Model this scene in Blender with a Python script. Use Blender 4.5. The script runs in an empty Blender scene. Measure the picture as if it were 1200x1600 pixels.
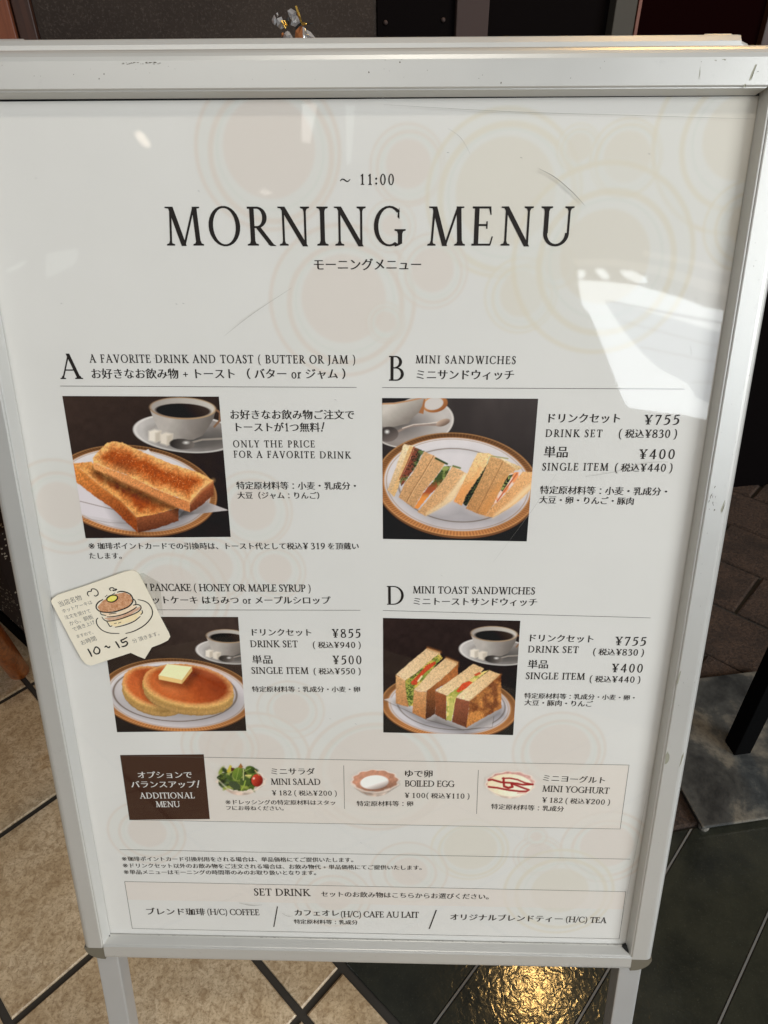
import bpy, bmesh, math, random
import numpy as np
from mathutils import Vector, Matrix

S = bpy.context.scene
COL = S.collection
random.seed(4)

# ------------------------------------------------------------------ camera
cd = bpy.data.cameras.new('camera')
cam = bpy.data.objects.new('camera', cd); COL.objects.link(cam)
R = [[0.99973546, -0.00766234, 0.02168634], [0.02211432, 0.57938481, -0.81475407], [-0.00632182, 0.81501811, 0.57940099]]
mw = Matrix.Identity(4)
for i in range(3):
    for j in range(3): mw[i][j] = R[i][j]
mw.translation = (0.03366805, -0.33135305, 1.16540979)
cam.matrix_world = mw
cd.sensor_fit = 'VERTICAL'; cd.sensor_height = 36.0; cd.lens = 24.0075
cd.clip_start = 0.02; cd.clip_end = 60
S.camera = cam
# ------------------------------------------------------------------ world, light, exposure
wd = bpy.data.worlds.new('World'); S.world = wd; wd.use_nodes = True
bg = wd.node_tree.nodes['Background']; bg.inputs[0].default_value = (0.93, 0.95, 1.0, 1); bg.inputs[1].default_value = 0.13
S.view_settings.view_transform = 'Standard'; S.view_settings.look = 'None'
S.view_settings.exposure = 0.0; S.view_settings.gamma = 1.0
S.view_settings.use_curve_mapping = False
def area(name, loc, target, size, size_y, power, col):
    l = bpy.data.lights.new(name, 'AREA'); l.shape = 'RECTANGLE'; l.size = size; l.size_y = size_y
    l.energy = power; l.color = col
    o = bpy.data.objects.new(name, l); COL.objects.link(o); o.location = loc
    o.rotation_euler = (Vector(target) - Vector(loc)).to_track_quat('-Z', 'Y').to_euler()
    return o
area('daylight_opening', (4.6, -3.2, 3.0), (0.1, 0.2, 0.6), 3.0, 2.4, 312, (0.93, 0.97, 1.0))
area('arcade_daylight', (-1.8, -4.4, 4.9), (0.0, 0.2, 0.4), 4.0, 1.6, 58, (1.0, 0.975, 0.93))
area('ceiling_spot', (0.05, -0.62, 3.2), (0.0, 0.2, 0.9), 0.16, 0.16, 11, (1.0, 0.94, 0.84))

# ------------------------------------------------------------------ helpers
def s2l(c):
    c = np.asarray(c, float) / 255.0
    return np.where(c <= 0.04045, c / 12.92, ((c + 0.055) / 1.055) ** 2.4)
def rgb(*c):
    a = s2l(c); return (float(a[0]), float(a[1]), float(a[2]), 1.0)
def alb(c, veil=0.010):            # printed ink: colour seen under the same light as the paper
    return np.clip(s2l(c) / s2l(200) * 0.72 - veil, 0.003, 0.95)

def mat(name, base, rough=0.5, metal=0.0, spec=0.5, coat=0.0):
    m = bpy.data.materials.new(name); m.use_nodes = True
    b = m.node_tree.nodes['Principled BSDF']
    b.inputs['Base Color'].default_value = (*base[:3], 1); b.inputs['Roughness'].default_value = rough
    b.inputs['Metallic'].default_value = metal; b.inputs['Specular IOR Level'].default_value = spec
    b.inputs['Coat Weight'].default_value = coat
    return m
def nd(m, t, **kw):
    n = m.node_tree.nodes.new(t)
    for k, v in kw.items(): setattr(n, k, v)
    return n
def lk(m, a, b): m.node_tree.links.new(a, b)
def bsdf(m): return m.node_tree.nodes['Principled BSDF']
def coords(m, scale=(1, 1, 1), rot=0.0):
    g = nd(m, 'ShaderNodeNewGeometry'); mp = nd(m, 'ShaderNodeMapping')
    mp.inputs['Scale'].default_value = scale; mp.inputs['Rotation'].default_value = (0, 0, rot)
    lk(m, g.outputs['Position'], mp.inputs['Vector']); return mp.outputs['Vector']
def noise(m, vec, scale, detail=6, rough=0.6, dist=0.0):
    n = nd(m, 'ShaderNodeTexNoise'); n.inputs['Scale'].default_value = scale; n.inputs['Detail'].default_value = detail
    n.inputs['Roughness'].default_value = rough; n.inputs['Distortion'].default_value = dist
    lk(m, vec, n.inputs['Vector']); return n.outputs['Fac']
def ramp(m, fac, stops):
    r = nd(m, 'ShaderNodeValToRGB'); e = r.color_ramp.elements
    while len(e) < len(stops): e.new(0.5)
    for i, (p, c) in enumerate(stops):
        e[i].position = p; e[i].color = (*c[:3], 1)
    lk(m, fac, r.inputs['Fac']); return r.outputs['Color']
def mixc(m, fac, a, b, mode='MIX'):
    n = nd(m, 'ShaderNodeMix', data_type='RGBA', blend_type=mode)
    for s, v in ((n.inputs[0], fac), (n.inputs[6], a), (n.inputs[7], b)):
        if isinstance(v, bpy.types.NodeSocket): lk(m, v, s)
        elif isinstance(v, (int, float)): s.default_value = v
        else: s.default_value = (*v[:3], 1)
    return n.outputs[2]
def bump(m, h, strength=0.3, dist=0.002, nrm=None):
    b = nd(m, 'ShaderNodeBump'); b.inputs['Strength'].default_value = strength; b.inputs['Distance'].default_value = dist
    lk(m, h, b.inputs['Height'])
    if nrm is not None: lk(m, nrm, b.inputs['Normal'])
    return b.outputs['Normal']
def rough_from(m, fac, lo, hi):
    r = nd(m, 'ShaderNodeMapRange'); r.inputs['To Min'].default_value = lo; r.inputs['To Max'].default_value = hi
    lk(m, fac, r.inputs['Value']); lk(m, r.outputs[0], bsdf(m).inputs['Roughness'])

ORG = {}
def thing(name, label, cat, loc=(0, 0, 0), group=None):
    o = bpy.data.objects.new(name, None); COL.objects.link(o); o.location = loc; o.empty_display_size = 0.1
    o['label'] = label; o['category'] = cat
    if group: o['group'] = group
    ORG[o.name] = Vector(loc); return o
def link(name, me, parent=None, label=None):
    o = bpy.data.objects.new(name, me); COL.objects.link(o)
    if parent is not None:
        off = ORG[parent.name]
        me.transform(Matrix.Translation(-off)); o.parent = parent; ORG[o.name] = off
    else: ORG[o.name] = Vector((0, 0, 0))
    if label: o['label'] = label
    return o
def tag(o, label, cat, group=None):
    o['label'] = label; o['category'] = cat
    if group: o['group'] = group
    return o
def struct(o): o['kind'] = 'structure'; return o
def mesh_obj(name, verts, faces, mats, parent=None, label=None, midx=None, smooth=False):
    me = bpy.data.meshes.new(name); me.from_pydata([tuple(v) for v in verts], [], faces)
    for m in (mats if isinstance(mats, (list, tuple)) else [mats]): me.materials.append(m)
    if midx is not None: me.polygons.foreach_set('material_index', midx)
    if smooth: me.polygons.foreach_set('use_smooth', [True] * len(me.polygons))
    me.update(); return link(name, me, parent, label)
def bm_obj(name, bm, m, parent=None, label=None, smooth=False, bevel=0.0, segs=2):
    if bevel: bmesh.ops.bevel(bm, geom=list(bm.edges), offset=bevel, segments=segs, affect='EDGES', profile=0.6)
    bmesh.ops.recalc_face_normals(bm, faces=bm.faces)
    me = bpy.data.meshes.new(name); bm.to_mesh(me); bm.free()
    for x in (m if isinstance(m, (list, tuple)) else [m]): me.materials.append(x)
    if smooth:
        me.polygons.foreach_set('use_smooth', [True] * len(me.polygons))
    return link(name, me, parent, label)
def hexa(bm, P):                    # P: 8 corners, bottom ring then top ring
    v = [bm.verts.new(p) for p in P]
    for f in ((0, 3, 2, 1), (4, 5, 6, 7), (0, 1, 5, 4), (1, 2, 6, 5), (2, 3, 7, 6), (3, 0, 4, 7)): bm.faces.new([v[i] for i in f])
def tube(bm, pts, radii, n=12, cap=True):
    rings = []
    for i, p in enumerate(pts):
        p = Vector(p); a = Vector(pts[max(i - 1, 0)]); b = Vector(pts[min(i + 1, len(pts) - 1)])
        t = (b - a).normalized(); u = t.orthogonal().normalized() if i == 0 else (u - t * u.dot(t)).normalized()
        w = t.cross(u); r = radii[i] if isinstance(radii, (list, tuple)) else radii
        rings.append([bm.verts.new(p + (u * math.cos(6.28318 * k / n) + w * math.sin(6.28318 * k / n)) * r) for k in range(n)])
    for a, b in zip(rings, rings[1:]):
        for k in range(n): bm.faces.new((a[k], a[(k + 1) % n], b[(k + 1) % n], b[k]))
    if cap: bm.faces.new(rings[0][::-1]); bm.faces.new(rings[-1])

# board frame: u to the right, v up the board, w out of its face (metres)
GAP = 0.30
BU = Vector((1, 0, 0)); BV = Vector((0, 0.28037708, 0.95988994)); BN = Vector((0, -0.95988994, 0.28037708))
BO = Vector((-0.32, 0, GAP))
def BP(u, v, w=0.0): return BO + BU * u + BV * v + BN * w
W, H = 0.640, 0.8915
ZP = -0.0125                        # poster plane

# ------------------------------------------------------------------ materials
M = {}
def alu(name, tint, metal=0.75, r0=0.30, r1=0.5):
    m = mat(name, tint, 0.4, metal); v = coords(m)
    n1 = noise(m, v, 900, 2); n2 = noise(m, v, 9, 5); n3 = noise(m, v, 60, 8, 0.75)
    c = mixc(m, n2, tuple(x * 0.95 for x in tint[:3]), tuple(min(1, x * 1.05) for x in tint[:3]))
    c = mixc(m, ramp(m, n3, [(0.62, (0, 0, 0)), (0.80, (0.5, 0.5, 0.5))]), c, tuple(x * 0.72 for x in tint[:3]))
    lk(m, c, bsdf(m).inputs['Base Color']); rough_from(m, n2, r0, r1)
    lk(m, bump(m, n1, 0.10, 0.0004), bsdf(m).inputs['Normal']); return m
M['alu'] = alu('satin_aluminium', (0.57, 0.56, 0.525), 0.42, 0.32, 0.46)
M['alu_leg'] = alu('leg_aluminium', (0.52, 0.52, 0.51), 0.45, 0.34, 0.48)
M['cap'] = mat('corner_plastic', rgb(104, 98, 84), 0.45)
M['black'] = mat('black_gap', (0.006, 0.006, 0.006), 0.7)
M['ink'] = mat('brown_black_ink', (0.014, 0.010, 0.008), 0.6, 0, 0.2)
M['white_ink'] = mat('white_ink', (0.72, 0.70, 0.66), 0.6, 0, 0.2)
M['rule'] = mat('hairline_ink', (0.10, 0.085, 0.075), 0.6, 0, 0.2)
m = M['brown'] = mat('brown_print', alb((62, 42, 34)), 0.6, 0, 0.2)
m = M['print'] = mat('printed_paper', (0.8, 0.8, 0.8), 0.6, 0, 0.2)
at = nd(m, 'ShaderNodeAttribute'); at.attribute_name = 'Col'; lk(m, at.outputs['Color'], bsdf(m).inputs['Base Color'])
# clear PVC cover: see-through, with the grazing reflection of a plastic sheet
m = M['cover'] = bpy.data.materials.new('clear_cover'); m.use_nodes = True
m.node_tree.nodes.remove(m.node_tree.nodes['Principled BSDF'])
tr = nd(m, 'ShaderNodeBsdfTransparent'); tr.inputs[0].default_value = (0.985, 0.985, 0.98, 1)
gl = nd(m, 'ShaderNodeBsdfGlossy'); gl.inputs['Roughness'].default_value = 0.028
ge = nd(m, 'ShaderNodeNewGeometry'); dt = nd(m, 'ShaderNodeVectorMath', operation='DOT_PRODUCT'); lk(m, ge.outputs['Incoming'], dt.inputs[0]); lk(m, ge.outputs['Normal'], dt.inputs[1])
def mth(op, a, b=None):
    n = nd(m, 'ShaderNodeMath', operation=op)
    for i, x in enumerate((a, b)):
        if x is None: continue
        if isinstance(x, float): n.inputs[i].default_value = x
        else: lk(m, x, n.inputs[i])
    return n.outputs[0]
fr = mth('MULTIPLY_ADD', mth('POWER', mth('SUBTRACT', 1.0, mth('ABSOLUTE', dt.outputs['Value'])), 5.0), 0.96); fr.node.inputs[2].default_value = 0.042   # both faces of the sheet reflect alike
mx = nd(m, 'ShaderNodeMixShader'); v = coords(m, (1, 1, 1))
nn = bump(m, noise(m, v, 2.6, 1, 0.4), 0.14, 0.004)
nn = bump(m, noise(m, v, 11, 1, 0.5), 0.05, 0.0010, nn)
lk(m, nn, gl.inputs['Normal'])
lk(m, fr, mx.inputs[0]); lk(m, tr.outputs[0], mx.inputs[1]); lk(m, gl.outputs[0], mx.inputs[2])
lk(m, mx.outputs[0], m.node_tree.nodes['Material Output'].inputs['Surface'])
M['scratch'] = mat('scratch_grey', rgb(138, 134, 125), 0.7)
M['speck'] = mat('dirt_speck', (0.05, 0.045, 0.04), 0.8)
# ------------------------------------------------------------------ sheet layout (millimetres on the poster)
TEXTS = [('L','~ 11:00',306.8,803.0,347.8,802.9,7.49,'k','heading_text'),
('L','MORNING MENU',170.3,759.9,484.7,759.6,27.77,'k','heading_text'),
('J','モーニングメニュー',284.3,745.6,370.3,745.6,0,'k','heading_text'),
('L','A',69.6,655.3,87.6,655.4,20.31,'k','menu_text'),
('L','A FAVORITE DRINK AND TOAST ( BUTTER OR JAM )',95.5,668.9,316.7,668.7,6.56,'k','menu_text'),
('J','お好きなお飲み物 + トースト （ バター or ジャム ）',94.7,659.6,314.4,660.2,0,'k','menu_text'),
('J','お好きなお飲み物ご注文で',209.2,625.5,315.5,625.9,0,'k','menu_text'),
('J','トーストが1つ無料!',211.2,614.8,289.7,614.9,0,'k','menu_text'),
('L','ONLY THE PRICE',210.4,597.2,280.9,597.5,5.98,'k','menu_text'),
('L','FOR A FAVORITE DRINK',210.3,588.0,311.4,587.8,6.04,'k','menu_text'),
('J','特定原材料等：小麦・乳成分・',210.5,562.6,318.6,562.9,0,'k','menu_text'),
('J','大豆（ジャム：りんご）',210.7,553.5,287.9,553.8,0,'k','menu_text'),
('J','※ 珈琲ポイントカードでの引換時は、トースト代として税込￥ 319 を頂戴い',69.9,503.8,317.9,506.0,0,'k','menu_text'),
('J','たします。',69.3,494.1,103.9,494.4,0,'k','menu_text'),
('L','B',344.8,654.8,357.5,654.8,20.12,'k','menu_text'),
('L','MINI SANDWICHES',366.9,669.2,448.7,668.7,6.2,'k','menu_text'),
('J','ミニサンドウィッチ',366.5,659.7,448.5,659.8,0,'k','menu_text'),
('J','ドリンクセット',477.1,623.8,540.3,623.9,0,'k','menu_text'),
('L','¥755',560.1,619.0,588.5,619.1,8.15,'k','menu_text'),
('L','DRINK SET',478.1,607.8,525.4,607.8,6.35,'k','menu_text'),
('J','（税込¥830）',539.1,610.8,589.1,610.8,0,'k','menu_text'),
('J','単品',477.7,594.5,498.5,594.5,0,'k','menu_text'),
('L','¥400',559.5,589.1,588.8,589.3,8.43,'k','menu_text'),
('L','SINGLE ITEM',477.7,578.2,533.7,578.4,6.57,'k','menu_text'),
('J','（税込¥440）',539.1,581.0,589.4,581.1,0,'k','menu_text'),
('J','特定原材料等：小麦・乳成分・',477.0,560.5,589.9,559.6,0,'k','menu_text'),
('J','大豆・卵・りんご・豚肉',477.1,551.4,559.7,550.6,0,'k','menu_text'),
('L','I PANCAKE ( HONEY OR MAPLE SYRUP )',118.2,459.4,272.5,460.1,7.08,'k','menu_text'),
('J','ホットケーキ はちみつ or メープルシロップ',113.4,449.7,290.4,451.3,0,'k','menu_text'),
('J','ドリンクセット',212.7,416.8,272.5,417.3,0,'k','menu_text'),
('L','¥855',291.8,412.4,318.0,412.7,9.04,'k','menu_text'),
('L','DRINK SET',212.7,400.9,257.8,401.3,7.09,'k','menu_text'),
('J','（税込¥940）',272.0,403.9,318.9,404.4,0,'k','menu_text'),
('J','単品',213.2,387.0,233.1,387.3,0,'k','menu_text'),
('L','¥500',291.7,383.4,318.6,383.8,9.3,'k','menu_text'),
('L','SINGLE ITEM',212.2,371.5,267.0,372.1,7.15,'k','menu_text'),
('J','（税込¥550）',271.7,374.9,318.5,375.6,0,'k','menu_text'),
('J','特定原材料等：乳成分・小麦・卵',211.1,353.8,317.4,355.2,0,'k','menu_text'),
('L','D',343.5,447.6,360.2,447.8,19.02,'k','menu_text'),
('L','MINI TOAST SANDWICHES',367.5,459.7,479.5,459.7,7.02,'k','menu_text'),
('J','ミニトーストサンドウィッチ',367.0,451.3,482.8,451.6,0,'k','menu_text'),
('J','ドリンクセット',476.2,414.2,539.0,413.8,0,'k','menu_text'),
('L','¥755',559.1,407.8,587.0,407.6,9.0,'k','menu_text'),
('L','DRINK SET',477.6,398.8,524.8,398.7,7.04,'k','menu_text'),
('J','（税込¥830）',538.5,400.1,587.4,399.8,0,'k','menu_text'),
('J','単品',478.2,385.7,498.0,385.8,0,'k','menu_text'),
('L','¥400',559.0,378.4,587.6,378.4,9.27,'k','menu_text'),
('L','SINGLE ITEM',477.7,369.4,533.6,369.5,7.25,'k','menu_text'),
('J','（税込¥440）',538.1,370.3,587.7,370.1,0,'k','menu_text'),
('J','特定原材料等：乳成分・小麦・卵・',477.5,350.6,586.5,349.8,0,'k','menu_text'),
('J','大豆・豚肉・りんご',478.0,342.8,544.3,342.1,0,'k','menu_text'),
('J','オプションで',84.9,248.5,142.1,249.8,0,'w','menu_text'),
('J','バランスアップ!',76.7,236.3,149.0,237.9,0,'w','menu_text'),
('L','ADDITIONAL',84.8,218.5,142.0,220.0,7.31,'w','menu_text'),
('L','MENU',100.5,207.6,125.3,208.2,7.39,'w','menu_text'),
('J','ミニサラダ',223.4,255.7,269.6,256.4,0,'k','menu_text'),
('L','MINI SALAD',223.7,239.2,275.0,239.8,7.55,'k','menu_text'),
('J','¥ 182 (税込¥200)',223.6,228.4,292.0,229.2,0,'k','menu_text'),
('J','※ドレッシングの特定原材料はスタッ',173.7,215.5,290.4,217.1,0,'k','menu_text'),
('J','フにお尋ねください。',173.8,207.8,239.0,208.6,0,'k','menu_text'),
('J','ゆで卵',361.2,255.7,390.6,255.9,0,'k','menu_text'),
('L','BOILED EGG',362.3,239.6,412.7,240.1,7.51,'k','menu_text'),
('J','¥ 100(税込¥110）',361.8,228.1,429.6,228.3,0,'k','menu_text'),
('J','特定原材料等：卵',312.1,216.5,371.2,217.4,0,'k','menu_text'),
('J','ミニヨーグルト',501.9,253.0,567.0,251.1,0,'k','menu_text'),
('L','MINI YOGHURT',503.5,236.1,571.4,234.6,7.51,'k','menu_text'),
('J','¥ 182 （税込¥200)',503.8,225.2,574.5,223.5,0,'k','menu_text'),
('J','特定原材料等：乳成分',452.1,215.7,527.4,214.0,0,'k','menu_text'),
('J','※珈琲ポイントカード引換利用をされる場合は、単品価格にてご提供いたします。',53.9,136.2,311.5,140.7,0,'k','menu_text'),
('J','※ドリンクセット以外のお飲み物をご注文される場合は、お飲み物代 + 単品価格にてご提供いたします。',53.8,126.8,385.6,131.7,0,'k','menu_text'),
('J','※単品メニューはモーニングの時間帯のみのお取り扱いとなります。',53.7,117.5,270.7,121.6,0,'k','menu_text'),
('L','SET DRINK',197.1,87.6,258.3,88.3,9.86,'k','menu_text'),
('J','セットのお飲み物はこちらからお選びください。',270.9,91.4,460.9,92.2,0,'k','menu_text'),
('J','ブレンド珈琲',71.9,60.4,139.5,61.5,0,'k','menu_text'),
('L','(H/C) COFFEE',142.1,57.5,200.7,58.4,8.61,'k','menu_text'),
('L','/',216.1,42.7,223.0,42.9,27.54,'k','menu_text'),
('J','カフェオレ',239.8,63.1,290.8,63.7,0,'k','menu_text'),
('L','(H/C) CAFE AU LAIT',292.5,58.2,379.2,59.4,8.56,'k','menu_text'),
('J','特定原材料等：乳成分',239.3,49.8,311.1,50.4,0,'k','menu_text'),
('L','/',391.7,44.4,400.3,44.7,25.29,'k','menu_text'),
('J','オリジナルブレンドティー',414.1,61.5,539.7,61.8,0,'k','menu_text'),
('L','(H/C) TEA',542.9,57.7,587.5,57.2,8.14,'k','menu_text')]
RULES = [([67.1,649.3,317.5,649.1],0.45),([338.9,649.0,589.3,648.7],0.45),([89.7,439.3,318.4,441.4],0.45),([339.6,441.5,588.3,436.8],0.45),([70.2,272.4,588.0,270.6,588.2,189.2,69.7,189.9,70.2,272.4],0.45),([299.4,264.7,299.2,209.3],0.45),([436.7,261.7,437.3,205.8],0.45),([53.8,149.1,603.6,148.9],0.45),([53.5,103.9,604.1,103.4,604.6,34.0,53.6,34.2,53.5,103.9],0.45)]
QUADS = {'toast': [[67.6,640.9],[201.1,640.9],[201.8,514.0],[68.9,511.5]],'sandwich': [[338.9,640.3],[469.4,640.2],[468.6,512.1],[339.6,513.3]],'pancake': [[72.2,431.7],[202.8,433.0],[202.2,305.0],[70.6,301.2]],'toastsand': [[339.6,433.7],[468.1,432.3],[469.3,304.6],[339.9,305.5]],'salad': [[164.1,274.8],[229.7,275.2],[226.5,214.4],[159.0,213.8]],'egg': [[301.5,273.4],[366.5,274.6],[367.3,214.0],[300.4,212.6]],'yog': [[437.9,272.0],[502.3,273.3],[506.9,212.9],[440.7,211.4]],'brown': [[70.3,273.2],[156.5,275.7],[155.8,192.7],[69.7,189.9]],'optband': [[70.2,272.4],[588.0,270.6],[588.2,189.2],[69.7,189.9]],'setband': [[53.5,103.9],[604.1,103.4],[603.9,77.8],[53.3,77.4]]}
RINGS = [(253.8,827.8,34.8,45.9,54.2,0),(358.8,817.1,16.9,24.1,28.0,0),(433.1,797.6,37.9,51.0,58.3,1),(486.0,827.9,9.5,13.3,16.1,1),(522.2,821.3,17.6,23.7,26.6,1),(605.2,833.8,29.0,44.5,63.2,1),(308.1,719.3,34.0,45.3,57.7,0),(378.9,741.6,16.7,22.2,27.8,0),(450.1,723.3,17.3,23.4,28.4,1),(476.8,744.4,10.0,14.0,16.0,1),(513.0,751.0,34.8,52.2,69.5,1),(619.1,774.8,14.6,24.3,32.0,1),(346.4,774.3,7.9,13.9,18.9,0),(342.0,702.0,8.3,12.5,15.6,0),(50.9,542.7,22.1,33.7,44.1,0),(223.6,541.0,20.6,29.8,35.5,0),(432.8,159.3,28.6,34.1,40.9,1),(506.1,152.3,16.3,22.4,26.5,0),(501.6,177.3,6.1,10.1,12.1,0),(576.7,166.1,28.2,37.0,47.1,0),(368.4,125.8,19.4,27.8,41.7,0),(532.7,102.8,31.2,48.6,59.0,1),(517.2,287.5,30.6,38.3,45.9,0),(248.6,331.5,17.8,24.2,33.1,0),(181.6,484.7,20.1,29.6,36.7,0),(240.5,482.1,15.4,22.4,28.4,0),(142.1,458.3,27.7,42.2,54.2,0),(213.4,275.7,26.2,39.3,52.5,0),(334.0,258.2,51.1,62.3,72.1,0),(174.9,286.7,22.9,31.4,39.2,0),(86.7,174.0,20.8,31.2,41.6,0),(283.9,88.9,21.3,31.9,42.6,0)]
CARD = {'outline': [[30.3,451.7],[35.3,455.5],[65.7,466.2],[101.8,480.0],[108.8,481.3],[113.2,479.7],[115.4,477.1],[122.1,458.0],[128.9,436.5],[136.2,417.1],[137.1,412.5],[134.7,408.9],[127.9,405.1],[118.2,401.0],[114.3,394.9],[110.0,388.4],[103.8,391.1],[97.1,394.8],[83.4,389.8],[65.8,383.4],[56.4,380.1],[51.8,381.8],[48.5,386.6],[42.5,403.9],[34.6,428.9],[28.7,446.8],[28.5,449.4]],'strokes': [(5,[[65.4,454.6],[64.1,456.7],[65.2,459.3],[68.0,459.9],[68.8,462.0],[71.5,462.2],[73.5,460.8],[74.4,458.1],[73.5,456.0],[71.3,454.9],[70.2,455.9]]),(5,[[87.0,460.4],[85.6,462.0],[86.9,463.5],[89.0,463.6],[90.0,462.4],[92.3,462.2],[90.5,460.9],[88.5,461.2],[89.2,460.2]]),(6,[[78.1,451.5],[73.7,448.9],[70.9,445.4],[70.6,441.9],[73.5,439.0],[79.1,438.1],[86.2,438.5],[94.7,441.2],[101.4,444.5],[105.5,449.0],[106.1,453.4],[104.2,457.2],[100.4,459.3],[95.9,460.0],[92.3,459.0]]),(6,[[81.9,449.7],[81.7,452.3],[84.3,454.8],[87.9,456.1],[91.3,455.4],[91.8,452.9],[89.5,450.3],[85.8,448.8],[81.9,449.7]]),(4,[[80.1,454.0],[82.7,456.1]]),(4,[[87.4,456.6],[90.2,458.4]]),(5,[[105.9,452.8],[108.0,450.9],[108.4,447.1],[105.7,445.8]]),(5,[[73.9,438.1],[74.4,435.8],[78.7,434.8]]),(5,[[81.4,436.2],[88.8,437.5]]),(5,[[74.4,433.2],[76.8,429.6],[81.4,428.9],[89.8,430.6],[99.6,434.2],[108.2,438.2],[112.5,442.1],[112.5,445.3],[109.9,446.7],[107.4,446.2]]),(5,[[79.2,433.3],[86.7,433.9],[96.4,436.7],[105.1,441.3],[108.9,444.2]]),(5,[[78.2,429.1],[79.8,425.5],[80.9,423.2],[83.1,424.0]]),(5,[[85.5,422.3],[94.9,424.7],[104.8,429.1],[111.2,434.3]]),(5,[[113.4,440.8],[113.6,438.2],[111.7,436.0]]),(4,[[85.1,426.4],[87.9,426.9]]),(4,[[89.1,426.7],[92.1,428.0]]),(5,[[70.6,432.2],[68.6,429.3],[69.1,424.1],[73.0,418.9],[79.7,416.1],[88.9,415.8]]),(5,[[94.7,415.8],[103.5,418.6],[113.6,424.6],[120.9,432.5],[123.2,439.0],[121.8,445.4],[117.7,449.8],[110.8,451.7]]),(9,[[56.0,398.8],[57.8,394.1],[58.8,390.1]]),(7,[[62.6,398.9],[61.5,395.5],[63.3,393.3],[66.3,394.2],[67.5,397.6],[66.2,400.0],[64.2,400.8],[62.6,398.9]]),(7,[[72.6,400.4],[74.3,402.0],[75.5,400.7],[76.9,400.4],[78.1,402.0]]),(9,[[84.0,407.2],[85.7,403.5],[87.1,400.0]]),(7,[[95.9,411.8],[91.6,409.3],[89.5,408.3],[90.7,405.9],[94.1,407.3],[95.3,405.3],[93.6,402.8],[90.6,401.7],[89.2,401.9]])],'cake': [[71.7,443.5],[77.3,449.9],[89.8,457.0],[99.2,459.0],[104.6,455.9],[105.5,450.3],[101.5,444.9],[92.3,440.5],[80.3,438.2],[73.5,439.4]],'butter': [[81.9,450.2],[81.7,452.3],[84.3,454.8],[87.9,455.9],[91.2,455.2],[91.5,452.9],[89.5,450.6],[85.8,449.0]],'layer1': [[75.0,437.8],[89.5,437.3],[105.1,445.8],[109.1,445.8],[105.0,440.7],[89.1,434.4],[77.9,433.3]],'layer2': [[76.0,432.0],[89.0,433.4],[105.0,440.7],[111.9,444.6],[112.2,442.1],[100.8,434.8],[88.6,430.6],[80.9,429.4]],'layer3': [[79.0,428.4],[89.7,429.8],[103.2,434.9],[112.5,440.1],[113.0,437.6],[104.9,429.7],[86.5,423.0],[82.0,424.2]],'hand': [('当店名物',[[34.9,445.6],[57.9,453.5]]),('ホットケーキは',[[37.3,438.5],[67.3,448.8]]),('注文を受けて',[[38.8,431.8],[64.8,439.8]]),('から、銅板',[[42.2,425.3],[65.9,433.6]]),('で焼き上げ',[[44.4,419.0],[66.8,428.0]]),('ますので、',[[46.8,411.7],[66.0,417.5]]),('お時間',[[50.0,404.6],[65.8,410.6]]),('分 頂きます。',[[100.4,407.4],[129.7,417.5]])],'tape': [[114.6,477.6],[118.8,479.2],[133.0,468.8],[132.5,435.0],[129.8,439.1]]}
SCR = [(0.5,[[456.6,813.4],[469.5,807.3],[483.3,797.2],[493.4,787.9]]),(0.25,[[266.7,728.1],[234.7,708.5],[210.0,690.9]]),(0.22,[[340.5,856.0],[434.2,851.0],[527.5,848.1],[618.1,845.3]]),(0.25,[[514.5,573.5],[538.7,577.7],[565.0,585.8],[583.8,587.0]]),(0.2,[[611.4,275.3],[608.0,188.4],[605.0,100.5],[603.2,26.8]]),(0.25,[[588.5,684.1],[590.2,676.5]]),(0.6,[[179.2,78.1],[192.6,74.7],[205.5,76.0]]),(0.4,[[226.3,64.3],[233.3,59.7],[239.1,60.8]]),(0.18,[[387.8,840.4],[397.5,834.1],[405.0,823.4]]),(0.15,[[439.0,491.8],[470.1,541.0],[489.6,576.2]]),(0.55,[[78.8,716.5],[80.0,715.8]]),(0.55,[[172.5,716.1],[173.7,715.4]]),(0.55,[[178.2,716.6],[179.4,715.9]]),(0.55,[[299.2,639.3],[300.4,638.5]]),(0.55,[[586.6,720.9],[587.9,720.1]]),(0.55,[[315.3,166.9],[316.9,165.6]]),(0.55,[[311.9,317.0],[313.4,315.9]]),(0.55,[[286.6,322.6],[288.1,321.5]]),(0.55,[[387.7,824.6],[388.9,824.0]]),(0.55,[[537.1,823.3],[538.3,822.6]]),(0.55,[[442.6,821.0],[443.8,820.4]]),(0.55,[[73.5,808.2],[74.5,807.5]]),(0.55,[[198.1,799.0],[199.2,798.3]]),(0.55,[[149.5,673.1],[150.7,672.3]]),(0.55,[[392.4,479.0],[393.8,478.0]]),(0.55,[[364.5,377.8],[366.0,376.7]])]

# ------------------------------------------------------------------ lettering
def quad(*p): return [list(p)]
def serif(x, y, w, d, e=0.095):
    return [[(x - w / 2 - e, y), (x + w / 2 + e, y), (x + w / 2 + e, y + d * .028), (x + w / 2 + .025, y + d * .05), (x + w / 2, y + d * .12),
             (x - w / 2, y + d * .12), (x - w / 2 - .025, y + d * .05), (x - w / 2 - e, y + d * .028)]]
def stem(x, y0=0., y1=1., w=.115, b=1, t=1):
    g = quad((x - w / 2, y0), (x + w / 2, y0), (x + w / 2, y1), (x - w / 2, y1))
    if b: g += serif(x, y0, w, 1)
    if t: g += serif(x, y1, w, -1)
    return g
def dia(x0, y0, x1, y1, w): return quad((x0 - w / 2, y0), (x0 + w / 2, y0), (x1 + w / 2, y1), (x1 - w / 2, y1))
def bar(x0, x1, y, h=.042): return quad((x0, y - h / 2), (x1, y - h / 2), (x1, y + h / 2), (x0, y + h / 2))
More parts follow.
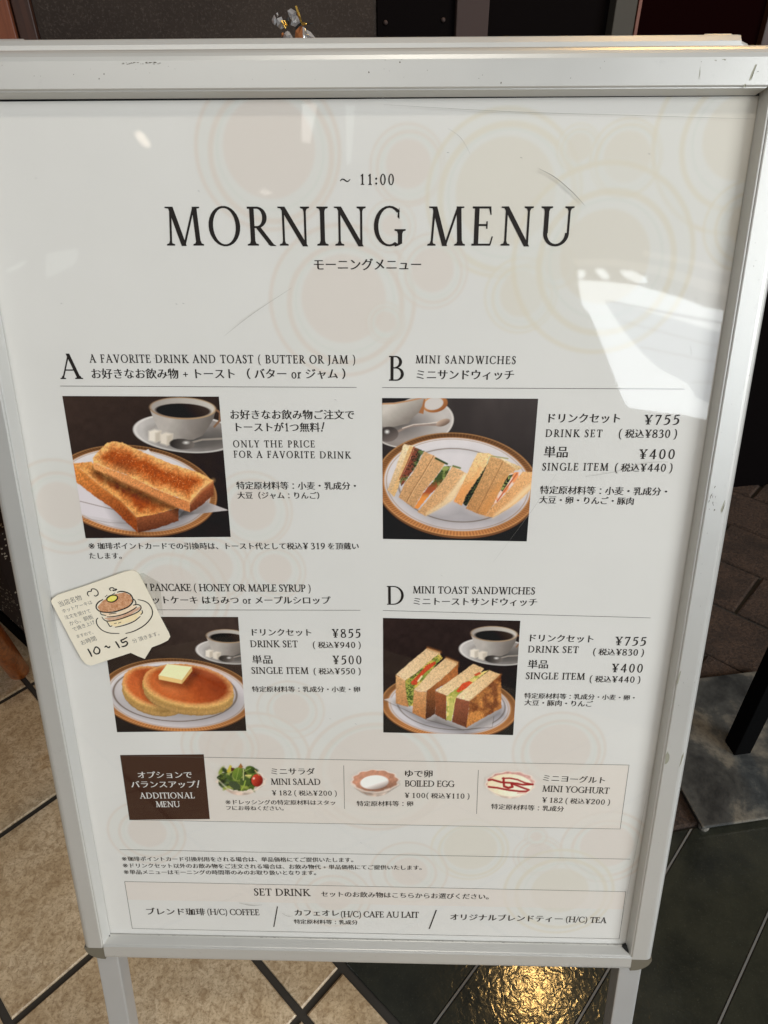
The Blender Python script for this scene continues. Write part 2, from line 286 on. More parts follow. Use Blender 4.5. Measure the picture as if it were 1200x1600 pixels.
def arc(cx, cy, rx, ry, a0, a1, wx=.115, wy=.042, n=18):
    g = []; P = []
    for i in range(n + 1):
        a = math.radians(a0 + (a1 - a0) * i / n); c, s = math.cos(a), math.sin(a)
        P.append(((cx + rx * c, cy + ry * s), (cx + (rx - wx) * c, cy + (ry - wy) * s)))
    for (a, b), (c, d) in zip(P, P[1:]): g.append([a, c, d, b])
    return g
def bez(pts, ws, n=6):              # Catmull-Rom stroke with a width at each point
    P = [Vector((*p, 0)) for p in pts]; out = []
    for i in range(len(P) - 1):
        p0, p1, p2, p3 = P[max(i - 1, 0)], P[i], P[i + 1], P[min(i + 2, len(P) - 1)]
        for k in range(n + (i == len(P) - 2)):
            t = k / n
            q = .5 * ((2 * p1) + (p2 - p0) * t + (2 * p0 - 5 * p1 + 4 * p2 - p3) * t * t + (3 * p1 - p0 - 3 * p2 + p3) * t ** 3)
            out.append((q, ws[i] + (ws[i + 1] - ws[i]) * t))
    L = []
    for i, (q, w) in enumerate(out):
        d = (out[min(i + 1, len(out) - 1)][0] - out[max(i - 1, 0)][0]).normalized(); nrm = Vector((-d.y, d.x, 0)) * w / 2
        L.append(((q.x + nrm.x, q.y + nrm.y), (q.x - nrm.x, q.y - nrm.y)))
    return [[a, b, d, c] for (a, b), (c, d) in zip(L, L[1:])]
def tip(x, y, dy): return [[(x, y), (x + .03, y), (x + .045, y + dy), (x + .02, y + dy * .6), (x - .03, y + dy * .12)]]
HL = .045
GL = {
 'A': (.86, dia(.10, .02, .43, 1.0, HL) + dia(.70, .02, .40, 1.02, .125) + bar(.21, .60, .36) + serif(.10, 0, .03, 1, .085) + serif(.70, 0, .12, 1, .085)),
 'B': (.70, stem(.17, b=0, t=0) + bar(.05, .34, .979) + bar(.05, .36, .021) + bar(.2, .36, .52) + arc(.32, .76, .26, .24, -90, 90) + arc(.34, .27, .32, .27, -90, 90)),
 'C': (.82, arc(.47, .5, .43, .52, 48, 318) + tip(.735, .86, .08) + quad((.70, .74), (.745, .70), (.745, .98), (.715, .88)) + bez([(.72, .12), (.79, .18), (.815, .25)], [.05, .04, .03])),
 'D': (.94, stem(.17, b=0, t=0) + bar(.05, .40, .979) + bar(.05, .40, .021) + arc(.36, .5, .50, .5, -90, 90)),
 'E': (.68, stem(.17, b=0, t=0) + bar(.05, .55, .979) + bar(.2, .46, .53) + bar(.05, .57, .021) + quad((.50, .96), (.55, 1.0), (.565, .80), (.545, .80)) + quad((.54, .0), (.58, .03), (.63, .23), (.605, .23)) + quad((.44, .62), (.47, .62), (.47, .44), (.44, .44))),
 'F': (.60, stem(.17, t=0) + bar(.05, .53, .979) + bar(.2, .44, .52) + quad((.48, .96), (.53, 1.0), (.545, .79), (.525, .79)) + quad((.42, .61), (.45, .61), (.45, .43), (.42, .43))),
 'G': (.90, arc(.47, .5, .43, .52, 48, 300) + quad((.70, .74), (.745, .70), (.745, .98), (.715, .88)) + bez([(.62, .0), (.70, .02), (.78, .06)], [.05, .05, .05]) + stem(.77, .05, .42, .11, 0, 1)),
 'H': (.94, stem(.17) + stem(.77) + bar(.2, .75, .52)),
 'I': (.34, stem(.17)),
 'J': (.38, stem(.19, .05, 1., b=0) + bez([(.19, .15), (.18, -.05), (.10, -.18), (-.03, -.24)], [.115, .1, .06, .03])),
 'K': (.80, stem(.17) + dia(.25, .50, .62, .97, .055) + dia(.70, .02, .33, .58, .14) + serif(.62, 1., .05, -1, .09) + serif(.72, 0, .12, 1, .08)),
 'L': (.62, stem(.17, b=0) + bar(.05, .55, .021) + quad((.51, .0), (.56, .03), (.61, .25), (.585, .25))),
 'M': (1.08, dia(.14, .0, .21, 1., .05) + dia(.51, -.01, .21, 1., .13) + dia(.52, -.01, .86, 1., .05) + dia(.93, 0, .88, 1., .12) + serif(.14, 0, .04, 1, .09) + serif(.93, 0, .12, 1, .085) + quad((.06, 1.0), (.25, 1.0), (.2, .955), (.06, .975)) + quad((.83, 1.0), (1.02, 1.0), (1.02, .975), (.9, .955))),
 'N': (.96, stem(.17, 0, 1, .05, 1, 0) + dia(.77, -.02, .15, 1., .135) + stem(.78, 0, 1, .05, 0, 1) + quad((.03, 1.0), (.2, 1.0), (.2, .955), (.03, .975))),
 'O': (.96, arc(.48, .5, .44, .52, 0, 360, n=30)),
 'P': (.64, stem(.17, t=0) + bar(.05, .34, .979) + bar(.2, .34, .46) + arc(.31, .72, .29, .28, -90, 90)),
 'R': (.74, stem(.17, t=0) + bar(.05, .34, .979) + bar(.2, .34, .48) + arc(.31, .73, .27, .27, -90, 90) + dia(.68, .03, .32, .49, .13) + quad((.6, .03), (.75, .03), (.82, -.01), (.66, -.01))),
 'S': (.54, bez([(.43, .80), (.36, .95), (.24, .995), (.11, .90), (.10, .74), (.24, .56), (.38, .42), (.43, .25), (.34, .06), (.20, -.0), (.09, .06), (.05, .24)], [.03, .045, .05, .08, .11, .13, .13, .11, .08, .05, .045, .03]) + quad((.42, .78), (.45, .78), (.45, .98), (.42, .92)) + quad((.04, .04), (.07, .08), (.06, .26), (.035, .26))),
 'T': (.72, stem(.36, t=0) + bar(.04, .68, .979) + quad((.04, 1.0), (.08, .96), (.035, .78), (.01, .78)) + quad((.68, 1.0), (.64, .96), (.685, .78), (.71, .78))),
 'U': (.92, stem(.18, .32, 1, .115, 0, 1) + arc(.475, .32, .352, .34, 180, 360, .1, .055) + stem(.80, .32, 1, .05, 0, 1)),
 'V': (.82, dia(.42, -.02, .14, 1., .125) + dia(.43, -.02, .70, 1., .045) + serif(.14, 1., .11, -1, .085) + serif(.70, 1., .03, -1, .09)),
 'W': (1.18, dia(.38, -.02, .13, 1., .12) + dia(.39, -.02, .62, 1., .045) + dia(.82, -.02, .58, 1., .12) + dia(.83, -.02, 1.06, 1., .045) + serif(.13, 1., .11, -1, .08) + serif(1.06, 1., .03, -1, .09) + serif(.58, 1., .1, -1, .06)),
 'Y': (.74, stem(.37, 0, .46, .115, 1, 0) + dia(.38, .44, .13, 1., .12) + dia(.39, .44, .63, 1., .045) + serif(.13, 1., .10, -1, .085) + serif(.63, 1., .03, -1, .09)),
 '0': (.56, arc(.28, .48, .24, .50, 0, 360, .085, .04, 26)),
 '1': (.50, stem(.27, 0, .96, .095, 1, 0) + quad((.12, .82), (.13, .79), (.31, .88), (.31, .98))),
 '2': (.54, bez([(.07, .72), (.12, .90), (.26, .97), (.40, .88), (.42, .70), (.32, .45), (.16, .22), (.04, .03)], [.035, .05, .05, .08, .10, .08, .055, .045]) + quad((.04, 0), (.46, 0), (.47, .09), (.06, .075)) + quad((.44, .05), (.46, .0), (.52, .2), (.5, .2))),
 '3': (.52, bez([(.06, .78), (.14, .93), (.27, .95), (.37, .83), (.32, .62), (.17, .53)], [.035, .05, .05, .09, .07, .035]) + bez([(.19, .53), (.33, .50), (.44, .34), (.40, .12), (.24, -.01), (.04, .02)], [.035, .06, .10, .10, .06, .04])),
 '4': (.58, stem(.39, -.02, .97, .09, 0, 0) + bar(.02, .56, .27, .06) + dia(.05, .27, .38, .96, .05)),
 '5': (.52, quad((.13, .95), (.45, 1.0), (.47, .9), (.13, .86)) + dia(.10, .52, .145, .93, .05) + bez([(.10, .54), (.24, .62), (.40, .50), (.42, .26), (.30, .05), (.04, -.04)], [.035, .06, .09, .11, .08, .035])),
 '6': (.56, arc(.29, .30, .235, .32, 0, 360, .085, .04, 24) + bez([(.11, .32), (.14, .62), (.30, .85), (.48, .97)], [.09, .09, .06, .03])),
 '7': (.52, quad((.04, .88), (.06, .97), (.48, .97), (.46, .88)) + dia(.17, -.04, .44, .92, .075) + quad((.03, .76), (.05, .76), (.09, .90), (.04, .95))),
 '8': (.54, bez([(.27, .53), (.10, .66), (.10, .88), (.27, .96), (.42, .86), (.40, .66), (.27, .53), (.09, .36), (.08, .10), (.27, -.0), (.46, .12), (.44, .36), (.27, .53)], [.08, .07, .06, .04, .06, .06, .09, .08, .08, .04, .08, .07, .08])),
 '9': (.56, arc(.27, .65, .235, .31, 0, 360, .085, .04, 24) + bez([(.45, .64), (.42, .34), (.26, .10), (.08, -.03)], [.09, .09, .06, .03])),
 'o': (.56, arc(.28, .31, .25, .33, 0, 360, .085, .04, 24)),
 'r': (.42, stem(.14, 0, .6, .09, 1, 0) + quad((.04, .58), (.185, .64), (.185, .54), (.09, .54)) + bez([(.18, .44), (.26, .58), (.37, .58)], [.04, .07, .10])),
 '(': (.40, bez([(.32, 1.06), (.17, .85), (.11, .42), (.17, -.02), (.32, -.24)], [.02, .06, .075, .06, .02])),
 ')': (.40, bez([(.08, 1.06), (.23, .85), (.29, .42), (.23, -.02), (.08, -.24)], [.02, .06, .075, .06, .02])),
 ':': (.28, arc(.14, .10, .07, .08, 0, 360, .068, .078, 10) + arc(.14, .55, .07, .08, 0, 360, .068, .078, 10)),
 '/': (.42, dia(.04, -.05, .38, 1.05, .05)),
 '~': (1.15, bez([(.10, .34), (.26, .50), (.45, .47), (.60, .36), (.80, .30), (1.0, .48)], [.03, .06, .075, .075, .06, .03])),
 '!': (.46, dia(.20, .30, .40, 1.08, .10) + arc(.13, .07, .07, .08, 0, 360, .068, .078, 10)),
 '\u00a5': (.66, stem(.33, 0, .46, .10, 1, 0) + dia(.34, .44, .12, .97, .11) + dia(.35, .44, .56, .97, .045) + serif(.12, .97, .09, -1, .07) + serif(.56, .97, .03, -1, .07) + bar(.12, .54, .42, .045) + bar(.12, .54, .27, .045)),
 '+': (.60, bar(.06, .54, .40, .05) + quad((.275, .16), (.325, .16), (.325, .64), (.275, .64))),
 ' ': (.34, []),
}
JC = {}
_fc = bpy.data.curves.new('glyph_source', 'FONT'); _fo = bpy.data.objects.new('glyph_source', _fc); COL.objects.link(_fo)
_fc.resolution_u = 4
def kana(ch, brush=True):           # one full-width character as flat faces, horizontals thinned like a Ming face
    key = (ch, brush)
    if key in JC: return JC[key]
    _fc.body = ch; bpy.context.view_layer.update()
    me = _fo.to_mesh(); n = len(me.vertices)
    co = np.zeros(n * 3); me.vertices.foreach_get('co', co); co = co.reshape(-1, 3)[:, :2].copy()
    F = [list(p.vertices) for p in me.polygons]; _fo.to_mesh_clear()
    if brush and n and ch != '\u203b':
        cnt = {}
        for f in F:
            ar = sum(co[f[i]][0] * co[f[(i + 1) % len(f)]][1] - co[f[(i + 1) % len(f)]][0] * co[f[i]][1] for i in range(len(f)))
            g = f if ar > 0 else f[::-1]
            for i in range(len(g)):
                a, b = g[i], g[(i + 1) % len(g)]; k = (min(a, b), max(a, b)); cnt.setdefault(k, []).append((a, b))
        nr = np.zeros((n, 2))
        for k, e in cnt.items():
            if len(e) == 1:
                a, b = e[0]; d = co[b] - co[a]; L = math.hypot(*d)
                if L > 1e-9:
                    q = np.array([d[1], -d[0]]) / L
                    nr[a] += q; nr[b] += q
        ln = np.maximum(np.hypot(nr[:, 0], nr[:, 1]), 1e-6)[:, None]; nr /= ln
        co[:, 1] -= nr[:, 1] * 0.003; co[:, 0] += nr[:, 0] * 0.025
    if ch == '\uff1a': co[:, 0] += 0.25
    if ch == '\u203b': co = (co - [0.318, 0.335]) * 1.45 + [0.5, 0.36]
    JC[key] = (co, F); return JC[key]

def fatten(p, e):                   # outline pushed out by e
    n = len(p); ar = sum(p[i][0] * p[(i + 1) % n][1] - p[(i + 1) % n][0] * p[i][1] for i in range(n)); sg = 1 if ar > 0 else -1; out = []
    N = []
    for i in range(n):
        dx, dy = p[(i + 1) % n][0] - p[i][0], p[(i + 1) % n][1] - p[i][1]; L = math.hypot(dx, dy) or 1e-9; N.append((dy / L * sg, -dx / L * sg))
    for i in range(n):
        a, b = N[i - 1], N[i]; mx_, my_ = a[0] + b[0], a[1] + b[1]; q = max(mx_ * mx_ + my_ * my_, .5)
        out.append((p[i][0] + 2 * mx_ / q * e, p[i][1] + 2 * my_ / q * e))
    return out
class Print:                        # flat printed shapes, collected in poster millimetres
    def __init__(s): s.v = []; s.f = []; s.m = []
    def add(s, pts, faces, z, mi=0):
        b = len(s.v); s.v += [(p[0], p[1], z) for p in pts]; s.f += [[b + i for i in f] for f in faces]; s.m += [mi] * len(faces)
    def build(s, name, mats, parent, w0=ZP, label=None):
        return mesh_obj(name, [BP(a / 1000, b / 1000, w0 + z) for a, b, z in s.v], s.f, mats, parent, label, s.m)
def put_latin(pr, s, x0, y0, x1, y1, h, mi, z=0.00022):
    ks = [c for c in s]; adv = [GL[c][0] for c in ks]
    wd = math.hypot(x1 - x0, y1 - y0); base = sum(adv); n = len(ks) - 1
    sx = h
    if n:
        tr_ = (wd / h - (base - .10)) / n
        if tr_ < -0.02: sx = wd / (base - .10 - .02 * n); tr_ = -0.02
        elif tr_ > 0.20: sx = wd / (base - .10 + .20 * n); tr_ = 0.20
    else: tr_ = 0; sx = wd / (base - .06)
    dx, dy = (x1 - x0) / wd, (y1 - y0) / wd; x = -.05; k = 0
    e = .020 if h < 16 else .006
    for c, a in zip(ks, adv):
        for p in GL[c][1]:
            p = fatten(p, e)
            pts = [(x0 + (x + px) * sx * dx - py * h * dy, y0 + (x + px) * sx * dy + py * h * dx) for px, py in p]
            pr.add(pts, [list(range(len(p)))], z + (k % 12) * 4e-6, mi); k += 1
        x += a + tr_
def put_kana(pr, s, x0, y0, x1, y1, mi, z=0.00022, brush=True):
    tax = '\u7a0e\u8fbc' in s; kx, ky = (1.0, .84) if tax else (.82, .82)
    if tax: s = s.replace('\uff08', '( ').replace('\uff09', ' )').replace('(\u7a0e', '( \u7a0e').replace('0)', '0 )')
    it = []; x = 0.0
    for c in s:
        if c == '\uffe5': c = '\u00a5'
        if c in GL and c != ' ':
            it.append((c, x + .03, 1)); x += GL[c][0] * kx + (.11 if tax else .085)
        elif c == ' ': x += .22 if tax else .30
        else: it.append((c, x, 0)); x += 1.0
    wd = math.hypot(x1 - x0, y1 - y0); em = wd / (x - .06); dx, dy = (x1 - x0) / wd, (y1 - y0) / wd; k = 0
    for c, px, lat_ in it:
        if lat_:
            for p in GL[c][1]:
                q = [((px + a * kx) * em, (b * ky - .38) * em) for a, b in fatten(p, .022)]
                pr.add([(x0 + a * dx - b * dy, y0 + a * dy + b * dx) for a, b in q], [list(range(len(p)))], z + (k % 12) * 4e-6, mi); k += 1
        else:
            co, F = kana(c, brush)
            q = [((px - .03 + a) * em, (b - .36) * em) for a, b in co]
            pr.add([(x0 + a * dx - b * dy, y0 + a * dy + b * dx) for a, b in q], F, z, mi)
# ------------------------------------------------------------------ printed pictures: pigment painted on a fine grid
rs = np.random.RandomState(7); LAT = rs.rand(256, 256)
def vn(x, y):
    xi = np.floor(x).astype(int); yi = np.floor(y).astype(int); fx = x - xi; fy = y - yi
    fx = fx * fx * (3 - 2 * fx); fy = fy * fy * (3 - 2 * fy)
    a = LAT[xi % 256, yi % 256]; b = LAT[(xi + 1) % 256, yi % 256]; c = LAT[xi % 256, (yi + 1) % 256]; d = LAT[(xi + 1) % 256, (yi + 1) % 256]
    return a + (b - a) * fx + (c - a) * fy + (a - b - c + d) * fx * fy
def fbm(x, y, o=4):
    t = 0; a = .5
    for i in range(o): t = t + a * vn(x * 2 ** i + 17 * i, y * 2 ** i + 31 * i); a *= .5
    return t / (1 - .5 ** o)
def homog(src, dst):
    A = []
    for (x, y), (u, v) in zip(src, dst):
        A += [[x, y, 1, 0, 0, 0, -u * x, -u * y, -u], [0, 0, 0, x, y, 1, -v * x, -v * y, -v]]
    return np.linalg.svd(np.array(A))[2][-1].reshape(3, 3)
class Paint:
    """A picture on a grid: mm is its outline on the poster, px the outline in drawing units."""
    def __init__(s, mm, px, nx, ny, back):
        s.nx, s.ny = nx, ny
        S_, T_ = np.meshgrid(np.linspace(0, 1, nx), np.linspace(0, 1, ny)); q = np.array(mm, float)
        s.mm = ((1 - S_) * (1 - T_))[..., None] * q[0] + (S_ * (1 - T_))[..., None] * q[1] + (S_ * T_)[..., None] * q[2] + ((1 - S_) * T_)[..., None] * q[3]
        Hm = homog(mm, px); h = np.concatenate([s.mm, np.ones((ny, nx, 1))], 2) @ Hm.T
        s.x, s.y = h[..., 0] / h[..., 2], h[..., 1] / h[..., 2]
        s.soft = abs(s.x[0, 1] - s.x[0, 0]) * .8
        s.img = np.zeros((ny, nx, 3)) + np.array(back, float); s.a = np.zeros((ny, nx))
        s.g = fbm(s.x / 9., s.y / 9., 3); s.g2 = fbm(s.x / 40., s.y / 40., 4); s.sp = vn(s.x / 6.1, s.y / 6.1)
    def sdf(s, P):
        P = np.array(P, float); d = np.full(s.x.shape, 1e9); ins = np.zeros(s.x.shape, bool)
        for i in range(len(P)):
            a, b = P[i], P[(i + 1) % len(P)]; e = b - a; L = max(e @ e, 1e-9)
            t = np.clip(((s.x - a[0]) * e[0] + (s.y - a[1]) * e[1]) / L, 0, 1)
            d = np.minimum(d, np.hypot(s.x - a[0] - t * e[0], s.y - a[1] - t * e[1]))
            if abs(e[1]) > 1e-9:
                c = ((a[1] > s.y) != (b[1] > s.y)) & (s.x < e[0] * (s.y - a[1]) / e[1] + a[0]); ins ^= c
        return np.where(ins, -d, d)
    def ell(s, cx, cy, rx, ry, ang=0):
        a = math.radians(ang); dx, dy = s.x - cx, s.y - cy
        u = (dx * math.cos(a) + dy * math.sin(a)) / rx; v = (-dx * math.sin(a) + dy * math.cos(a)) / ry
        return (np.hypot(u, v) - 1) * min(rx, ry), u, v
    def put(s, d, col, soft=None, op=1.0):
        k = np.clip(.5 - d / (soft or s.soft) / 2, 0, 1) * op
        c = col if isinstance(col, np.ndarray) and col.ndim == 3 else np.array(col, float)
        s.img = s.img * (1 - k[..., None]) + c * k[..., None]; s.a = np.maximum(s.a, k)
    def mix(s, a, b, t): return np.array(a, float) * (1 - t[..., None]) + np.array(b, float) * t[..., None]
    def lin(s, a, b, x0, y0, x1, y1):
        t = ((s.x - x0) * (x1 - x0) + (s.y - y0) * (y1 - y0)) / ((x1 - x0) ** 2 + (y1 - y0) ** 2); return s.mix(a, b, np.clip(t, 0, 1))
    def tex(s, c, amp, n=None): return np.clip(c * (1 + amp * ((s.g if n is None else n)[..., None] - .5) * 2), 0, 255)
    def poly(s, P, col, soft=None, op=1.0): s.put(s.sdf(P), col, soft, op)
    def wob(s, d, a=5, f=14.): return d + (fbm(s.x / f, s.y / f, 3) - .5) * 2 * a
    def line(s, P, w, col, op=1.0, soft=None):
        d = np.full(s.x.shape, 1e9)
        for a, b in zip(P, P[1:]):
            a, b = np.array(a, float), np.array(b, float); e = b - a
            t = np.clip(((s.x - a[0]) * e[0] + (s.y - a[1]) * e[1]) / max(e @ e, 1e-9), 0, 1)
            d = np.minimum(d, np.hypot(s.x - a[0] - t * e[0], s.y - a[1] - t * e[1]))
        s.put(d - w / 2, col, soft, op)
    def ring(s, cx, cy, rx, ry, ang, w, col, op=1.0, soft=None):
        d, u, v = s.ell(cx, cy, rx, ry, ang); s.put(np.abs(d) - w / 2, col, soft, op)
    def crumb(s, P, c, c2=None, line_=None, amp=.16):     # cut bread: pores over a soft gradient
        base = s.lin(c, c2 or c, *line_) if line_ else np.zeros(s.img.shape) + np.array(c, float)
        base = s.tex(base, amp * .6); base = base * (1 - .26 * np.clip((s.sp - .72) * 4, 0, 1) * np.clip(s.g * 1.6, 0, 1))[..., None]
        base = base * (1 + .10 * np.clip((.25 - s.sp) * 4, 0, 1))[..., None]
        s.put(s.wob(s.sdf(P), 3), base)
    def shade(s, d, amount, soft): s.img = s.img * (1 - amount * np.clip(.5 - d / soft / 2, 0, 1))[..., None]
    def build(s, name, parent, z, label=None, cut=False, gain=1.0):
        idx = np.arange(s.nx * s.ny).reshape(s.ny, s.nx)
        F = np.stack([idx[1:, :-1], idx[1:, 1:], idx[:-1, 1:], idx[:-1, :-1]], -1).reshape(-1, 4)
        if cut:
            al = s.a.reshape(-1); F = F[(al[F] > .02).any(1)]
        mm = s.mm.reshape(-1, 2)
        V = np.array(BO)[None] + mm[:, :1] / 1000 * np.array(BU) + mm[:, 1:] / 1000 * np.array(BV) + (ZP + z) * np.array(BN)
        me = bpy.data.meshes.new(name); me.vertices.add(len(V)); me.vertices.foreach_set('co', V.reshape(-1))
        me.loops.add(F.size); me.loops.foreach_set('vertex_index', F.reshape(-1)); me.polygons.add(len(F))
        me.polygons.foreach_set('loop_start', np.arange(0, F.size, 4)); me.polygons.foreach_set('loop_total', np.full(len(F), 4))
        me.update(calc_edges=True)
        c = np.ones((len(V), 4), np.float32); c[:, :3] = (alb(np.clip(s.img, 0, 255)) * gain).reshape(-1, 3)
        at_ = me.color_attributes.new('Col', 'FLOAT_COLOR', 'POINT'); at_.data.foreach_set('color', c.reshape(-1))
        me.materials.append(M['print']); return link(name, me, parent, label)

GOLD = (168, 112, 62)
def coffee(p, sx, sy, k, cut=False):     # saucer, cup, sugar and spoon, k scales it around (sx, sy) = saucer centre
    T = lambda x, y: (sx + x * k, sy + y * k)
    d, u, v = p.ell(sx, sy, 350 * k, 128 * k, 5); p.put(d, p.tex(p.lin((186, 180, 175), (132, 124, 118), sx - 300 * k, sy + 40 * k, sx + 250 * k, sy - 60 * k), .04, p.g2))
    p.ring(sx, sy, 344 * k, 124 * k, 5, 9 * k, (208, 202, 196)); p.ring(sx, sy + 8 * k, 240 * k, 80 * k, 5, 10 * k, (120, 112, 106), .6, 14 * k)
    d, u, v = p.ell(sx + 60 * k, sy + 42 * k, 190 * k, 55 * k, 0); p.shade(d, .5, 50 * k)
    body = [T(-240, -155), T(-215, -90), T(-180, -20), T(-130, 25), T(-60, 45), T(50, 42), T(110, 15), T(150, -40), T(185, -100), T(198, -155)]
    d = p.sdf(body); p.put(d, p.tex(p.lin((176, 168, 160), (92, 84, 78), sx - 120 * k, sy - 60 * k, sx + 180 * k, sy + 40 * k), .05, p.g2))
    d, u, v = p.ell(*T(-22, -168), 224 * k, 74 * k, 2); p.put(d, p.lin((150, 120, 92), (178, 148, 112), sx - 200 * k, 0, sx + 200 * k, 0))
    d, u, v = p.ell(*T(-22, -170), 214 * k, 66 * k, 2); p.put(d, p.lin((158, 150, 142), (196, 188, 178), sx - 200 * k, sy - 200 * k, sx + 220 * k, sy - 120 * k))
    d, u, v = p.ell(*T(-20, -152), 184 * k, 48 * k, 2); p.put(d, p.lin((22, 16, 14), (52, 40, 34), sx, sy - 120 * k, sx + 90 * k, sy - 200 * k))
    p.line([T(205, -155), T(228, -140), T(225, -85), T(190, -45)], 14 * k, (126, 92, 68))
    for a, c in (((-250, -15), (222, 212, 198)), ((-172, 5), (214, 203, 188))):
        q = [T(a[0], a[1]), T(a[0] + 40, a[1] - 12), T(a[0] + 84, a[1] - 2), T(a[0] + 80, a[1] + 62), T(a[0] + 44, a[1] + 76), T(a[0], a[1] + 62)]
        p.poly(q, c, 8 * k); p.poly([T(a[0] + 44, a[1] + 14), T(a[0] + 84, a[1] - 2), T(a[0] + 80, a[1] + 62), T(a[0] + 44, a[1] + 76)], (188, 176, 160), 8 * k)
    p.line([T(40, 60), T(110, 42), T(260, 34)], 13 * k, (146, 136, 126)); d, u, v = p.ell(*T(-26, 72), 84 * k, 36 * k, 4)
    p.put(d, p.lin((44, 40, 38), (112, 104, 98), sx - 90 * k, sy + 60 * k, sx + 50 * k, sy + 100 * k)); d, u, v = p.ell(*T(0, 62), 16 * k, 8 * k); p.put(d, (225, 220, 214), 8 * k)

def plate(p, cx, cy, rx, ry, ang, gw, well, c1=(212, 205, 204), c2=(194, 186, 187)):
    d, u, v = p.ell(cx, cy + gw * .35, rx * 1.005, ry * 1.01, ang); p.put(d, (112, 72, 44))
    d, u, v = p.ell(cx, cy, rx, ry, ang); t = np.arctan2(v, u)
    gold = p.mix((180, 120, 70), (146, 94, 56), .5 + .5 * np.sin(t * 150)); gold = gold * (0.84 + .28 * np.clip(v, -1, 1))[..., None]
    p.put(d, gold); p.put(np.abs(d + gw * .08) - gw * .09, (206, 152, 98), None, .6); p.put(np.abs(d + gw * .95) - gw * .10, (196, 140, 88), None, .8)
    p.put(d + gw, p.tex(p.lin(c1, c2, cx - rx * .2, cy - ry, cx + rx * .1, cy + ry), .02, p.g2))
    p.put(np.abs(d + gw * 1.25) - gw * .05, (150, 112, 82), None, .7)
    if well:
        d2, u, v = p.ell(cx, cy + 6, rx * well, ry * well * .97, ang); p.put(np.abs(d2) - gw * .10, (120, 104, 92), None, .75); p.shade(np.abs(d2 + 8) - 10, .07, 22)

def toast_photo(mm, px, par):
    p = Paint(mm, px, 300, 270, (44, 33, 29))
    p.img = p.tex(p.lin((54, 41, 35), (30, 23, 21), 250, 60, 900, 950), .12, p.g2)
    coffee(p, 860, 288, 1.0); plate(p, 512, 668, 556, 298, 7, 24, 0)
    p.poly([(560, 420), (608, 392), (640, 440), (900, 540), (985, 640), (800, 620)], (214, 206, 202)); p.poly([(985, 742), (1148, 803), (840, 838), (780, 880), (850, 800)], p.tex(p.lin((190, 182, 180), (150, 142, 140), 1140, 800, 850, 840), .03))
    p.poly([(120, 640), (240, 690), (380, 800), (450, 880), (160, 830), (140, 742)], (208, 200, 202)); p.line([(150, 742), (370, 797), (440, 830)], 4, (130, 112, 104)); p.line([(160, 850), (340, 885), (470, 890)], 3, (160, 148, 144))
    d = p.sdf([(240, 540), (420, 640), (640, 740), (900, 830), (1000, 770), (820, 900), (560, 970), (420, 880)]); p.shade(d, .38, 60)
    top2 = [(100, 490), (225, 478), (330, 556), (560, 650), (740, 740), (812, 786), (660, 828), (530, 850), (430, 742), (300, 648), (180, 545)]
    side2 = [(100, 488), (180, 545), (300, 648), (430, 742), (530, 850), (537, 952), (480, 902), (370, 792), (240, 704), (128, 616)]
    end2 = [(528, 848), (660, 826), (812, 785), (808, 874), (660, 926), (540, 952)]
    d = p.sdf(side2); p.put(p.wob(d, 4), p.tex(p.lin((206, 128, 62), (138, 66, 28), 200, 520, 420, 860), .26)); p.line(side2[:5], 12, (226, 160, 92), .7, 12)
    d = p.sdf(end2); p.put(p.wob(d, 4), p.tex(p.lin((140, 78, 46), (88, 44, 26), 660, 830, 680, 930), .2))
    d = p.sdf(top2); t = np.clip(-d / 70 + (p.g2 - .5) * 1.1, 0, 1); c = p.mix((226, 158, 88), (148, 66, 24), t); p.put(p.wob(d, 4), p.tex(c, .24)); p.put(d + 25, (235, 180, 110), 30, .0)
    top1 = [(330, 352), (372, 340), (432, 348), (560, 408), (760, 490), (960, 556), (1042, 602), (960, 664), (888, 748), (815, 722), (640, 652), (470, 568), (330, 520), (240, 480), (236, 452), (284, 396)]
    side1 = [(238, 478), (330, 520), (470, 568), (640, 652), (815, 722), (888, 746), (888, 818), (780, 778), (600, 690), (430, 614), (330, 562), (240, 524)]
    end1 = [(886, 746), (960, 662), (1044, 602), (1046, 700), (960, 772), (888, 818)]
    p.shade(p.sdf([(238, 520), (430, 614), (600, 690), (780, 775), (888, 815), (830, 838), (740, 790), (420, 660), (240, 560)]), .55, 30)
    d = p.sdf(side1); p.crumb(side1, (222, 152, 92), (196, 122, 70), (300, 500, 860, 800), .24); p.line([(330, 562), (430, 614), (600, 690), (780, 778)], 8, (110, 60, 34), .6, 10)
    d = p.sdf(end1); p.put(p.wob(d, 4), p.tex(p.lin((152, 82, 48), (86, 42, 26), 940, 680, 1000, 780), .22))
    d = p.sdf(top1); d3, u, v = p.ell(440, 510, 110, 70, 20); t = np.clip(-d / 62 - .12 + (p.g2 - .5) * .9, 0, 1)
    c = p.mix((236, 172, 104), (162, 74, 26), t); c = p.mix(c, (104, 44, 18), np.clip(-d3 / 90, 0, 1) * .7); c = p.tex(c, .26); c = p.mix(c, (232, 170, 110), np.clip((p.sp - .76) * 4, 0, .55) * t)
    p.put(p.wob(d, 4), c); p.line([(888, 748), (960, 664), (1042, 602)], 14, (236, 184, 118), .75, 16)
    return p.build('food_photo', par, .0002, 'photo of two sticks of buttered toast with a cup of coffee')

